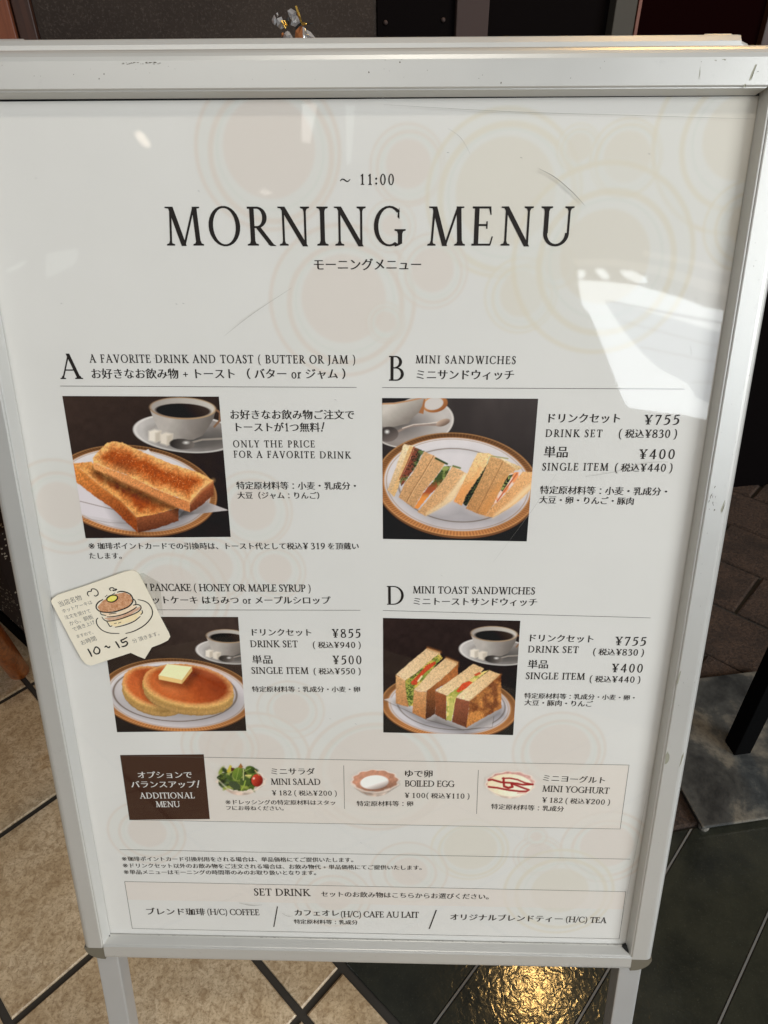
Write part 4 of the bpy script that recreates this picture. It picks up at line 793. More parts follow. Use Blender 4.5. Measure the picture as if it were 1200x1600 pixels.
# clear cover over the poster
cover = mesh_obj('clear_cover', [BP(u, v, -.0108) for u, v in ((.0240, .0225), (W - .0240, .0225), (W - .0240, H - .0278), (.0240, H - .0278))], [[0, 1, 2, 3]], M['cover'], stand)
def strip(pr, wd, P, z, mi=0):
    g = bez([tuple(p) for p in P], [wd * (.35 if i in (0, len(P) - 1) else 1.0) for i in range(len(P))], 6) if len(P) > 2 else [[(P[0][0] - wd / 2, P[0][1]), (P[0][0], P[0][1] - wd / 2), (P[1][0] + wd / 2, P[1][1]), (P[1][0], P[1][1] + wd / 2)]]
    for i, p in enumerate(g): pr.add(p, [[0, 1, 2, 3]], z + (i % 9) * 3e-6, mi)
for wd, P in SCR:
    pr = Print(); strip(pr, wd, P, 0, 0); pr.build('speck' if len(P) == 2 else 'scratch', M['speck'] if len(P) == 2 else M['scratch'], cover, -.0105)
# wear on the rails: rubbed-off patches and dirt
M['wear'] = mat('rubbed_patch', rgb(150, 148, 130), 0.6, .2); M['wear_dark'] = mat('wear_dark', rgb(96, 90, 78), 0.8)
pr = Print(); r = random.Random(11)
def px_patch(pts, mi): pr.add(pts, [list(range(len(pts)))], 0.00004 + len(pr.f) * 2e-6, mi)
def blob(u, v, a, b, ang, mi, n=14):
    c, s = math.cos(ang), math.sin(ang)
    pts = []
    for k in range(n):
        t = 6.2832 * k / n; q = r.uniform(.6, 1.15); x, y = a * math.cos(t) * q, b * math.sin(t) * q; pts.append((u + x * c - y * s, v + x * s + y * c))
    if a * b > 1.2 and mi == 0:
        one = Print(); one.add(pts, [list(range(len(pts)))], .00004); one.build('wear_mark', M['wear'], rt if v > 800 else rr, 0.0)
    else: px_patch(pts, mi)
for u, v, a, b, an in ((600, 872, .9, 6.5, -.25), (596, 864.5, .8, 1.2, 0), (621, 872, 1.0, 7, -.5), (628, 870, .9, 5, -.45), (563, 872, .25, 4, 0), (579, 880.5, 1.6, .3, 0), (573, 880, .8, .25, 0)): blob(u, v, a, b, an, 0); blob(u + .5, v - .4, a * .35, b * .9, an, 1)
for k in range(26): blob(270 - 90 + r.uniform(-12, 16) - 14, 880.5 + r.uniform(-.6, .6), r.uniform(.3, 1.6), .22, 0, 1, 7)
for u, v in ((140, 874), (136, 871), (352, 880), (424, 867), (330, 874)): blob(u, v, .5, .6, 0, 1, 7)
for k in range(14): blob(617 + r.uniform(0, 8), 556 + r.uniform(-10, 12), r.uniform(.2, .5), r.uniform(.3, 1.8), r.uniform(-.4, .4), 1, 7)
blob(631, 550, .9, 6.5, -.15, 0); blob(631.8, 549, .2, 6, -.15, 1); blob(617.5, 380, .9, 9, -.1, 0); blob(637.2 - 4, 288, .8, 9, -.1, 0); blob(619, 290, 2.2, 8, 0, 0)
for k in range(60): blob(r.choice([r.uniform(617, 636), r.uniform(617, 636), r.uniform(4, 20)]), r.uniform(60, 840), r.uniform(.12, .35), r.uniform(.12, .5), r.uniform(0, 3), 1, 6)
for k in range(50): blob(r.uniform(30, 610), r.choice([r.uniform(869, 882), r.uniform(4, 20)]), r.uniform(.12, .4), r.uniform(.12, .35), r.uniform(0, 3), 1, 6)
pr.build('dirt_specks', [M['wear'], M['wear_dark']], rt, 0.0)['kind'] = 'stuff'
pr = Print()
for k in range(46): u = r.uniform(70, 605); blob(u, 27.4 + r.uniform(-.2, .3), r.uniform(.3, 2.2), .22, 0, 0, 7)
pr.build('dirt_line', [M['speck']], rb, -.0102)['kind'] = 'stuff'

# ------------------------------------------------------------------ note card taped on the cover
card = thing('note_card', 'cream speech bubble card with a hand drawn pancake stack, taped on the cover', 'note card', tuple(BP(.10, .47, -.010)))
M['card'] = mat('cream_card', alb((212, 203, 184)), .7, 0, .2); M['pen'] = mat('black_pen', (.012, .011, .010), .5, 0, .3); M['pencil'] = mat('fine_pen', (.16, .15, .135), .6)
v = coords(M['card']); lk(M['card'], mixc(M['card'], noise(M['card'], v, 70, 5), tuple(alb((206, 198, 178))), tuple(alb((216, 208, 190)))), bsdf(M['card']).inputs['Base Color'])
def curl(x, y): return -.0072 + .0000045 * max(0, 60 - abs(x - 110)) + .000010 * max(0, (470 - y)) * .35 + .0000022 * (x - 100) ** 2 * .12
CW = -.0092
ol = CARD['outline']; bm = bmesh.new()
f_ = [bm.verts.new(BP(x / 1000, y / 1000, CW)) for x, y in ol]; b_ = [bm.verts.new(BP(x / 1000, y / 1000, CW - .0006)) for x, y in ol]
bm.faces.new(f_); bm.faces.new(b_[::-1])
for i in range(len(ol)): bm.faces.new((f_[i], b_[i], b_[(i + 1) % len(ol)], f_[(i + 1) % len(ol)]))
cc_ = bm_obj('card', bm, M['card'], card)
def crayon(name, c0, c1):
    m = mat(name, alb(c0), .8, 0, .1); v = coords(m, (1, 1, 1), .6); n = noise(m, v, 420, 4, .7)
    lk(m, mixc(m, ramp(m, n, [(.35, (0, 0, 0)), (.65, (1, 1, 1))]), tuple(alb(c0)), tuple(alb(c1))), bsdf(m).inputs['Base Color']); return m
CR = [crayon('brown_crayon', (166, 112, 78), (198, 156, 122)), crayon('yellow_crayon', (206, 196, 80), (214, 204, 120)), crayon('cream_crayon', (214, 190, 160), (218, 198, 172)), crayon('rose_crayon', (182, 142, 116), (196, 166, 142)), crayon('straw_crayon', (218, 196, 150), (218, 204, 170))]
pr = Print()
for k, mi in (('layer3', 4), ('layer2', 3), ('layer1', 2), ('cake', 0), ('butter', 1)): pr.add(CARD[k], [list(range(len(CARD[k])))], .00003 + .00001 * len(pr.f), mi)
pr.build('crayon_colouring', CR, card, CW)
pr = Print()
for wd, P in CARD['strokes']:
    w = wd * .185
    g = bez([tuple(p) for p in P], [w * (.8 if i in (0, len(P) - 1) else 1.1) for i in range(len(P))], 6)
    for i, p in enumerate(g): pr.add(p, [[0, 1, 2, 3]], .0001 + (i % 9) * 3e-6, 0)
pr.build('pen_drawing', [M['pen']], card, CW)
for s, ((x0, y0), (x1, y1)) in CARD['hand']:
    pr = Print(); put_kana(pr, s, x0, y0, x1, y1, 0, .0001, False); pr.build('handwriting', [M['pencil']], card, CW)
m = M['tape'] = bpy.data.materials.new('clear_tape'); m.use_nodes = True; m.node_tree.nodes.remove(m.node_tree.nodes['Principled BSDF'])
a = nd(m, 'ShaderNodeBsdfTransparent'); a.inputs[0].default_value = (.93, .93, .91, 1); b = nd(m, 'ShaderNodeBsdfGlossy'); b.inputs['Roughness'].default_value = .25; c = nd(m, 'ShaderNodeMixShader'); c.inputs[0].default_value = .10
lk(m, a.outputs[0], c.inputs[1]); lk(m, b.outputs[0], c.inputs[2]); lk(m, c.outputs[0], m.node_tree.nodes['Material Output'].inputs['Surface'])
tq = CARD['tape']; mesh_obj('tape', [BP(x / 1000, y / 1000, -.0089 if i in (0, 1, 4) else -.0104) for i, (x, y) in enumerate(tq)], [[0, 4, 1], [1, 4, 3], [1, 3, 2]], M['tape'], card)
# ------------------------------------------------------------------ floor
FA = math.radians(48.3); FX = Vector((math.cos(FA), math.sin(FA), 0)); FY = Vector((-math.sin(FA), math.cos(FA), 0))
m = M['tile'] = mat('beige_stone_tile', rgb(176, 140, 104), .45); v = coords(m)
n1 = noise(m, v, 7, 8, .62, .4); n2 = noise(m, v, 64, 10, .78, .9); n3 = noise(m, v, 160, 5, .7)
c = ramp(m, n1, [(.30, rgb(176, 153, 120)), (.48, rgb(210, 189, 155)), (.62, rgb(224, 206, 175)), (.75, rgb(202, 174, 134))])
c = mixc(m, ramp(m, n2, [(.44, (0, 0, 0)), (.62, (.7, .7, .7))]), c, rgb(140, 112, 76))
c = mixc(m, ramp(m, noise(m, v, 210, 4, .8), [(.50, (0, 0, 0)), (.66, (.75, .75, .75))]), c, rgb(122, 96, 64))
c = mixc(m, ramp(m, n3, [(.5, (0, 0, 0)), (.75, (.5, .5, .5))]), c, rgb(196, 174, 146))
c = mixc(m, noise(m, v, 2.1, 2), mixc(m, 1.0, c, (.80, .77, .74), 'MULTIPLY'), c)
lk(m, c, bsdf(m).inputs['Base Color']); rough_from(m, n2, .30, .56); lk(m, bump(m, n2, .35, .0012), bsdf(m).inputs['Normal'])
m = M['dark_tile'] = mat('dark_slate_tile', rgb(40, 40, 34), .3, 0, .35); v = coords(m)
n1 = noise(m, v, 5, 7, .65); n2 = noise(m, v, 70, 8, .75); n3 = noise(m, v, 330, 4, .7)
c = ramp(m, n1, [(.3, rgb(28, 30, 27)), (.55, rgb(52, 52, 43)), (.75, rgb(40, 41, 36))]); c = mixc(m, ramp(m, n3, [(.60, (0, 0, 0)), (.78, (.55, .55, .55))]), c, rgb(96, 96, 86))
c = mixc(m, ramp(m, n2, [(.58, (0, 0, 0)), (.8, (.5, .5, .5))]), c, rgb(78, 74, 58))
lk(m, c, bsdf(m).inputs['Base Color']); rough_from(m, n1, .09, .14)
h1 = bump(m, noise(m, v, 82, 2, .5, .9), .115, .0032); lk(m, bump(m, n3, .06, .0003, h1), bsdf(m).inputs['Normal'])
m = M['rough_brick'] = mat('rough_brown_paving', rgb(66, 48, 38), .9); v = coords(m)
n1 = noise(m, v, 9, 6, .6); n2 = noise(m, v, 140, 6, .75); c = ramp(m, n1, [(.3, rgb(50, 39, 31)), (.55, rgb(90, 69, 55)), (.75, rgb(74, 58, 47))]); c = mixc(m, ramp(m, n2, [(.35, (.8, .8, .8)), (.6, (0, 0, 0))]), c, rgb(34, 25, 20)); lk(m, c, bsdf(m).inputs['Base Color'])
lk(m, bump(m, n2, 1.0, .010), bsdf(m).inputs['Normal'])
M['grout'] = mat('dark_grout', rgb(48, 44, 38), .8); M['strip'] = mat('metal_strip', (.16, .16, .155), .5, .2)
def clip(P, n, d):                   # keep the part of polygon P (2-D) where p.n >= d
    out = []
    for i in range(len(P)):
        a, b = P[i], P[(i + 1) % len(P)]; da = a[0] * n[0] + a[1] * n[1] - d; db = b[0] * n[0] + b[1] * n[1] - d
        if da >= 0: out.append(a)
        if da * db < 0: t = da / (da - db); out.append((a[0] + (b[0] - a[0]) * t, a[1] + (b[1] - a[1]) * t))
    return out
def ab2xy(a, b): p = FX * a + FY * b; return (p.x, p.y)
BRN = (-.2 / 1.0198, 1 / 1.0198); BRD = (.352 - .12) / 1.0198    # edge where the rough paving starts
def slab(bm, P, top=0.0, bot=-.02, bev=.0016, mi=0, ir=0.0, rnd=None):
    if len(P) < 3: return
    cx = sum(p[0] for p in P) / len(P); cy = sum(p[1] for p in P) / len(P)
    def ins(p, e): dx, dy = cx - p[0], cy - p[1]; L = max(math.hypot(dx, dy), 1e-6); return (p[0] + dx / L * e, p[1] + dy / L * e)
    zz = [top + (rnd.uniform(-ir, ir) if rnd else 0) for p in P]
    t = [bm.verts.new((*ins(p, bev * 1.4), z)) for p, z in zip(P, zz)]; s = [bm.verts.new((*p, top - bev)) for p in P]; b = [bm.verts.new((*p, bot)) for p in P]
    fs = [bm.faces.new(t)]
    for r0, r1 in ((t, s), (s, b)):
        for i in range(len(P)): fs.append(bm.faces.new((r0[i], r0[(i + 1) % len(P)], r1[(i + 1) % len(P)], r1[i])))
    for f in fs: f.material_index = mi
bm = bmesh.new(); J = .0055
A_ = [-.030 - .2945 * k for k in range(9, -1, -1)]; A_ = A_ + [.0525]; Bs = [.109 + .2985 * k for k in range(-6, 12)]
for a0, a1 in zip(A_, A_[1:]):
    for b0, b1 in zip(Bs, Bs[1:]):
        P = [ab2xy(a0 + J, b0 + J), ab2xy(a1 - J, b0 + J), ab2xy(a1 - J, b1 - J), ab2xy(a0 + J, b1 - J)]; slab(bm, P, 0, -.02, .0018, 0)
Ds = [-.039 - .149 * k for k in range(14, -24, -1)]; j = .0028
for b0, b1 in zip(Ds, Ds[1:]):
    P = [ab2xy(.060, b0 + j), ab2xy(3.2, b0 + j), ab2xy(3.2, b1 - j), ab2xy(.060, b1 - j)]; P = clip(P, (-BRN[0], -BRN[1]), -BRD); slab(bm, P, 0, -.02, .0010, 1)
r = random.Random(5)
for i in range(-2, 16):
    for k in range(-9, 12):
        a0 = .165 + .178 * i; b0 = -.04 + .30 * k + (.15 if i % 2 else 0)
        P = [ab2xy(a0 + .004, b0 + .004), ab2xy(a0 + .174, b0 + .004), ab2xy(a0 + .174, b0 + .296), ab2xy(a0 + .004, b0 + .296)]
        P = clip(P, BRN, BRD + .004); P = clip(P, (FX.x, FX.y), .064)
        slab(bm, P, .0045 + r.uniform(-.0015, .002), -.02, .004, 2, .0025, r)
fl = bm_obj('floor', bm, [M['tile'], M['dark_tile'], M['rough_brick']]); struct(fl)
bm = bmesh.new(); bm.faces.new([bm.verts.new(p) for p in ((-6, -7, -.004), (6, -7, -.004), (6, 4, -.004), (-6, 4, -.004))]); gr = bm_obj('floor_grout', bm, M['grout']); struct(gr)
bm = bmesh.new()
for b0 in Ds:
    P = [ab2xy(.062, b0 + .0014), ab2xy(3.2, b0 + .0014), ab2xy(3.2, b0 - .0014), ab2xy(.062, b0 - .0014)]; P = clip(P, (-BRN[0], -BRN[1]), -BRD); slab(bm, P, .0003, -.003, .0006)
st = bm_obj('floor_trim', bm, M['strip']); struct(st)

# ------------------------------------------------------------------ wall behind: panels side by side on one line
WD = Vector((1, .17, 0)).normalized(); WN = Vector((.17, -1, 0)).normalized()
def WP(x, out, z): return Vector((x, 1.45 + .17 * (x - 1.07), z)) + WN * out
def panel(bm, x0, x1, z0, z1, out, back=-.08, bev=0.0):
    hexa(bm, [WP(x, o, z) for z in (z0, z1) for x, o in ((x0, out), (x1, out), (x1, back), (x0, back))])
m = M['wood'] = mat('brown_wood', rgb(120, 66, 42), .45); v = coords(m, (26, 26, 1.2)); n = noise(m, v, 3, 6, .65, 1.2)
lk(m, ramp(m, n, [(.3, rgb(70, 36, 24)), (.5, rgb(114, 64, 41)), (.7, rgb(95, 50, 34))]), bsdf(m).inputs['Base Color'])
m = M['wood2'] = mat('dark_wood', rgb(80, 48, 34), .45); v = coords(m, (26, 26, 1.2)); n = noise(m, v, 3, 6, .65, 1.2)
lk(m, ramp(m, n, [(.3, rgb(40, 24, 18)), (.6, rgb(62, 38, 28))]), bsdf(m).inputs['Base Color'])
m = M['stone'] = mat('grey_brown_panel', rgb(96, 86, 80), .8, 0, .05); v = coords(m); n1 = noise(m, v, 3.2, 7, .6); n2 = noise(m, v, 220, 5, .75)
c = ramp(m, n1, [(.3, rgb(42, 36, 33)), (.6, rgb(58, 51, 46))]); c = mixc(m, ramp(m, n2, [(.52, (0, 0, 0)), (.75, (.8, .8, .8))]), c, rgb(86, 77, 71)); lk(m, c, bsdf(m).inputs['Base Color']); lk(m, bump(m, n2, .4, .0015), bsdf(m).inputs['Normal'])
M['blackpan'] = mat('black_panel', (.005, .004, .004), .8, 0, .0); M['pilaster'] = mat('taupe_metal', rgb(66, 55, 52), .6, .1, .1); M['grey_pil'] = mat('grey_metal', rgb(72, 69, 63), .6, .1, .1)
M['copper'] = mat('copper_edge', rgb(96, 54, 38), .5, .3); M['maroon'] = mat('maroon_panel', rgb(16, 4, 4), .8, 0, .0)
def wallthing(name, x0, x1, z0, z1, out, mt, label, cat, bev=.002):
    bm = bmesh.new(); panel(bm, x0, x1, z0, z1, out); return tag(bm_obj(name, bm, mt, bevel=bev), label, cat)
ZT = 2.35
wallthing('wood_wall', -1.7, -.6575, 0, ZT, .020, M['wood'], 'reddish brown wood panel at the far left behind the sign', 'wall')
wallthing('wood_post', -.6535, -.6235, 0, ZT, .014, M['wood2'], 'narrow dark brown wood post between the reddish panel and the grey wall', 'post')
wallthing('stone_wall', -.6225, -.0160, 0, ZT, 0, M['stone'], 'grey brown mottled wall panel behind the top of the sign', 'wall', 0)
bp = thing('black_wall', 'black wall face with small round studs, left of the taupe pilaster', 'wall', tuple(WP(.06, 0, 0)))
bm = bmesh.new(); panel(bm, -.0145, .1320, 0, ZT, .004); bm_obj('facing', bm, M['blackpan'], bp)
for x, z in ((.0005, 1.1715), (.1105, 1.175)):
    bm = bmesh.new(); tube(bm, [WP(x, .004, z), WP(x, .0065, z), WP(x, .0085, z)], [.0042, .0040, .0018], 12); bm_obj('stud', bm, M['pilaster'], bp, smooth=True)
wallthing('pilaster', .1335, .1960, 0, ZT, .016, M['pilaster'], 'taupe metal pilaster between the two black panels', 'pilaster')
wallthing('black_door', .1975, .4430, 0, ZT, -.012, M['blackpan'], 'plain black recessed panel between taupe and grey pilasters', 'door', 0)
wallthing('pilaster', .4445, .4885, 0, ZT, .016, M['grey_pil'], 'grey metal pilaster beside the copper edged strip', 'pilaster')
wallthing('copper_trim', .4890, .4960, 0, ZT, .019, M['copper'], 'thin copper coloured trim along the grey pilaster', 'trim', .001)
wallthing('maroon_wall', .4975, .7680, 0, ZT, -.004, M['maroon'], 'very dark maroon panel right of the copper trim', 'wall', 0)
wallthing('wood_post', .7700, .8050, 0, ZT, .010, M['wood2'], 'dark brown post at the far right behind the sign', 'post')
wallthing('black_cabinet', .8070, 2.6, 0, 1.05, .004, M['blackpan'], 'low black cabinet front behind the rough brown paving', 'cabinet')

# counter that carries the sweets, just under the sight line
bm = bmesh.new(); hexa(bm, [WP(x, o, z) for z in (0.0, 1.095) for x, o in ((-.55, .30), (.10, .30), (.10, .003), (-.55, .003))])
tag(bm_obj('counter', bm, M['wood2'], bevel=.004), 'dark wood counter against the grey wall, hidden behind the sign', 'counter')

# gift bags of cellophane with gold ties
m = M['cello'] = bpy.data.materials.new('cellophane'); m.use_nodes = True; m.node_tree.nodes.remove(m.node_tree.nodes['Principled BSDF'])
a = nd(m, 'ShaderNodeBsdfTransparent'); a.inputs[0].default_value = (.80, .79, .78, 1); b = nd(m, 'ShaderNodeBsdfGlossy'); b.inputs['Roughness'].default_value = .12; b.inputs[0].default_value = (1, 1, 1, 1); c = nd(m, 'ShaderNodeMixShader'); c.inputs[0].default_value = .5
e = nd(m, 'ShaderNodeBsdfDiffuse'); e.inputs[0].default_value = (.75, .75, .76, 1); g = nd(m, 'ShaderNodeMixShader'); g.inputs[0].default_value = .55; lk(m, b.outputs[0], g.inputs[1]); lk(m, e.outputs[0], g.inputs[2])
lk(m, a.outputs[0], c.inputs[1]); lk(m, g.outputs[0], c.inputs[2]); lk(m, c.outputs[0], m.node_tree.nodes['Material Output'].inputs['Surface'])
M['gold'] = mat('gold_tie', (.80, .50, .12), .25, 1.0); M['cookie'] = mat('brown_sweets', rgb(150, 92, 52), .5); M['twist'] = mat('black_twist', (.01, .009, .008), .5)
def film(name, P, dy, bend, mt, root, th=.0008):    # a folded piece of film or ribbon, outline in x and z
    n = len(P); cx = sum(p[0] for p in P) / n; cz = sum(p[1] for p in P) / n
    bm = bmesh.new(); yf = lambda i: .80 + dy + bend * math.sin(i * 2.4)
    f = [bm.verts.new((x, yf(i), z)) for i, (x, z) in enumerate(P)]; b = [bm.verts.new((x, yf(i) + th, z)) for i, (x, z) in enumerate(P)]
    cf = bm.verts.new((cx, .80 + dy - abs(bend) * 1.5, cz)); cb = bm.verts.new((cx, .80 + dy - abs(bend) * 1.5 + th, cz))
    for i in range(n):
        k = (i + 1) % n; bm.faces.new((f[i], f[k], cf)); bm.faces.new((b[k], b[i], cb)); bm.faces.new((f[i], b[i], b[k], f[k]))
    return bm_obj(name, bm, mt, root)
def pouch(root, x, z, r0):
    bm = bmesh.new(); r = random.Random(int(x * 1e5)); n = 14; rings = []
    for zz, rad in ((1.0955, .70), (1.103, 1.0), (1.118, 1.05), (1.135, .8), (z - .010, .42), (z, .12)):
        rings.append([bm.verts.new((x + math.cos(6.283 * i / n) * r0 * rad * r.uniform(.82, 1.12), .80 + math.sin(6.283 * i / n) * r0 * rad * .8 * r.uniform(.82, 1.12), zz)) for i in range(n)])
    for p, q in zip(rings, rings[1:]):
        for i in range(n): bm.faces.new((p[i], p[(i + 1) % n], q[(i + 1) % n], q[i]))
    bm_obj('bag', bm, M['cello'], root)
    for i in range(9):
        bm = bmesh.new(); bmesh.ops.create_icosphere(bm, subdivisions=2, radius=r0 * .34, matrix=Matrix.Translation((x + r.uniform(-.45, .45) * r0, .80 + r.uniform(-.35, .35) * r0, 1.0955 + r0 * .36 + r.uniform(0, .034))))
        bm_obj('sweet', bm, M['cookie'], root, smooth=True)
GB = 'cellophane gift bags on the counter'
g1 = thing('gift_bag', 'clear cellophane gift bag with a long upright gold tie, right one of the pair', 'gift bag', (-0.1022, .80, 1.0955), GB)
pouch(g1, -0.1022, 1.1657, .026)
film('film', [(-0.1199,1.1833),(-0.1153,1.186),(-0.1079,1.1825),(-0.1091,1.1777),(-0.114,1.1714),(-0.1178,1.1771)], -0.006, 0.003, M['cello'], g1, 0.0008)
film('film', [(-0.1157,1.1722),(-0.1082,1.1784),(-0.1035,1.1721),(-0.1031,1.1671),(-0.111,1.1658),(-0.1169,1.1679)], -0.004, 0.003, M['cello'], g1, 0.0008)
film('film', [(-0.0964,1.1629),(-0.0905,1.16),(-0.0831,1.1528),(-0.0911,1.1514),(-0.0989,1.1522)], -0.008, 0.004, M['cello'], g1, 0.0008)
film('wrapped_sweet', [(-0.1078,1.1615),(-0.1022,1.1664),(-0.0979,1.1664),(-0.099,1.1515),(-0.1044,1.1501),(-0.1095,1.1515)], -0.03, 0.003, M['cookie'], g1, 0.0008)
film('tie', [(-0.1087,1.1881),(-0.1061,1.1887),(-0.1036,1.1825),(-0.1019,1.1763),(-0.0998,1.1699),(-0.1025,1.1693),(-0.105,1.1756),(-0.1067,1.1812)], -0.012, 0.0008, M['gold'], g1, 0.0012)
film('tie', [(-0.1011,1.17),(-0.0976,1.171),(-0.0937,1.1699),(-0.0948,1.1678),(-0.0987,1.1668),(-0.1013,1.1678)], -0.013, 0.001, M['gold'], g1, 0.002)
film('twist', [(-0.1106,1.1647),(-0.1064,1.1689),(-0.1019,1.1707),(-0.1016,1.1685),(-0.1045,1.1654),(-0.1086,1.1626)], -0.012, 0.001, M['twist'], g1, 0.002)
film('twist', [(-0.0943,1.1689),(-0.0855,1.1702),(-0.0856,1.1691),(-0.0935,1.1678)], -0.011, 0.0005, M['twist'], g1, 0.001)
g2 = thing('gift_bag', 'clear cellophane gift bag leaning left with short gold ties, left one of the pair', 'gift bag', (-0.1225, .80, 1.0955), GB)
pouch(g2, -0.1225, 1.1609, .022)
film('film', [(-0.1419,1.1737),(-0.1383,1.1793),(-0.1357,1.1758),(-0.1357,1.1709),(-0.1382,1.1677),(-0.141,1.1702)], -0.006, 0.003, M['cello'], g2, 0.0008)
film('film', [(-0.1356,1.1806),(-0.1334,1.1817),(-0.1324,1.1785),(-0.1343,1.1765)], -0.005, 0.001, M['cello'], g2, 0.0008)
film('film', [(-0.1353,1.1751),(-0.1291,1.1771),(-0.126,1.1722),(-0.1249,1.1659),(-0.1304,1.1631),(-0.1353,1.1666)], -0.004, 0.004, M['cello'], g2, 0.0008)
film('film', [(-0.1238,1.1588),(-0.1192,1.1616),(-0.1143,1.1573),(-0.1164,1.153),(-0.1234,1.153)], -0.026, 0.004, M['cello'], g2, 0.0008)
film('tie', [(-0.129,1.1726),(-0.1268,1.1733),(-0.1242,1.169),(-0.1223,1.1652),(-0.1237,1.1641),(-0.1261,1.1673)], -0.012, 0.0006, M['gold'], g2, 0.0012)
film('tie', [(-0.1251,1.1726),(-0.1234,1.1729),(-0.1203,1.1687),(-0.1191,1.1669),(-0.1214,1.1662),(-0.1233,1.169)], -0.011, 0.0006, M['gold'], g2, 0.0012)
film('twist', [(-0.122,1.1743),(-0.1183,1.1771),(-0.1178,1.1722),(-0.1191,1.1673),(-0.121,1.1701)], -0.009, 0.001, M['twist'], g2, 0.002)
film('wrapped_sweet', [(-0.1277,1.1588),(-0.1254,1.1602),(-0.1243,1.1573),(-0.1259,1.1545),(-0.128,1.1552)], -0.024, 0.002, M['cookie'], g2, 0.0008)

# ------------------------------------------------------------------ bistro table on the right, only its foot in view
m = M['slate'] = mat('mottled_black_steel', rgb(60, 62, 62), .42, .2); v = coords(m); n1 = noise(m, v, 9, 8, .65, .4); n2 = noise(m, v, 90, 6, .7)
c = ramp(m, n1, [(.32, rgb(38, 40, 41)), (.47, rgb(76, 77, 75)), (.58, rgb(124, 119, 108)), (.72, rgb(60, 62, 62))]); c = mixc(m, ramp(m, n2, [(.5, (0, 0, 0)), (.75, (.6, .6, .6))]), c, rgb(34, 36, 38)); lk(m, c, bsdf(m).inputs['Base Color']); rough_from(m, n2, .34, .6)
M['tube'] = mat('black_square_tube', (.004, .004, .004), .8, 0, .02)
tb = thing('bistro_table', 'black pedestal table with a square mottled steel base plate, right of the sign', 'table', (.727, .505, 0))
TX = Vector((math.cos(.164), math.sin(.164), 0)); TY = Vector((-TX.y, TX.x, 0)); TC = Vector((.7065, .5045, 0))
o0 = Vector((.5693, .3344, 0)); tc = o0 + TX * .160 + TY * .158
bm = bmesh.new(); hexa(bm, [o0 + TX * a + TY * b + Vector((0, 0, z)) for z in (.014, .020) for a, b in ((0, 0), (.32, 0), (.32, .316), (0, .316))]); bm_obj('base_plate', bm, M['slate'], tb, bevel=.0025)
M['glide'] = mat('grey_glide', rgb(120, 116, 108), .5)
for a, b in ((.012, .010), (.308, .010), (.308, .306), (.012, .306)):
    q = o0 + TX * a + TY * b; bm = bmesh.new(); tube(bm, [q, q + Vector((0, 0, .004)), q + Vector((0, 0, .0135))], [.0085, .0095, .006], 12); bm_obj('glide', bm, M['glide'], tb)
bm = bmesh.new(); q = Vector((.6808, .4805, 0)); hexa(bm, [q + TX * a + TY * b + Vector((0, 0, z)) for z in (.0202, .70) for a, b in ((0, 0), (.034, 0), (.034, .034), (0, .034))]); bm_obj('leg', bm, M['tube'], tb, bevel=.002)
q += TX * .017 + TY * .017; bm = bmesh.new(); hexa(bm, [q + TX * a + TY * b + Vector((0, 0, z)) for z in (.7005, .722) for a, b in ((-.02, -.30), (.50, -.30), (.50, .06), (-.02, .06))]); bm_obj('table_top', bm, M['wood2'], tb, bevel=.004)

# ------------------------------------------------------------------ low stool on the left: round wooden legs, dark speckled cushion
m = M['legwood'] = mat('orange_brown_wood', rgb(150, 78, 26), .32, coat=.3); v = coords(m, (18, 18, 3)); n = noise(m, v, 4, 6, .7, 1.5); lk(m, ramp(m, n, [(.3, rgb(96, 44, 16)), (.52, rgb(168, 88, 30)), (.7, rgb(196, 118, 52))]), bsdf(m).inputs['Base Color'])
m = M['cushion'] = mat('dark_speckled_fabric', rgb(34, 24, 20), .85); v = coords(m, (1, 1, 1)); vo = nd(m, 'ShaderNodeTexVoronoi'); vo.inputs['Scale'].default_value = 120; lk(m, v, vo.inputs['Vector']); n = noise(m, v, 16, 3)
k = nd(m, 'ShaderNodeMath', operation='LESS_THAN'); k.inputs[1].default_value = .25; lk(m, vo.outputs['Distance'], k.inputs[0]); k2 = nd(m, 'ShaderNodeMath', operation='GREATER_THAN'); k2.inputs[1].default_value = .48; lk(m, n, k2.inputs[0]); k3 = nd(m, 'ShaderNodeMath', operation='MULTIPLY'); lk(m, k.outputs[0], k3.inputs[0]); lk(m, k2.outputs[0], k3.inputs[1])
lk(m, mixc(m, k3.outputs[0], rgb(40, 27, 21), rgb(176, 168, 152)), bsdf(m).inputs['Base Color'])
stl = thing('chair', 'chair with round orange brown wooden legs, at the left of the sign', 'chair', (-1.0, .66, 0))
def wleg(p0, p1):
    p0, p1 = Vector(p0), Vector(p1); bm = bmesh.new(); d = (p1 - p0).normalized()
    tube(bm, [p0, p0 + d * .002, p0 + d * .006, p1], [.0175, .0198, .0212, .024], 24); return bm_obj('leg', bm, M['legwood'], stl, smooth=False)
F1 = Vector((-.808, .683, .001)); U1 = Vector((-.679, .480, .4285))
wleg(F1, U1); wleg((-1.24, .62, .001), (-1.12, .46, .4285)); wleg((-.93, 1.13, .001), (-.83, .90, .4285)); wleg((-1.32, 1.06, .001), (-1.22, .88, .4285))
bm = bmesh.new(); C0 = [Vector((-.645, .430, 0)), Vector((-.80, .94, 0)), Vector((-1.26, .92, 0)), Vector((-1.16, .42, 0))]
hexa(bm, [Vector((p.x, p.y, .429)) for p in C0] + [Vector((p.x, p.y, .460)) for p in C0]); bm_obj('seat', bm, M['legwood'], stl, bevel=.006)
bx = thing('speckled_bin', 'dark brown bin with white specks and black base, left of the sign', 'bin', (-.95, .98, 0))
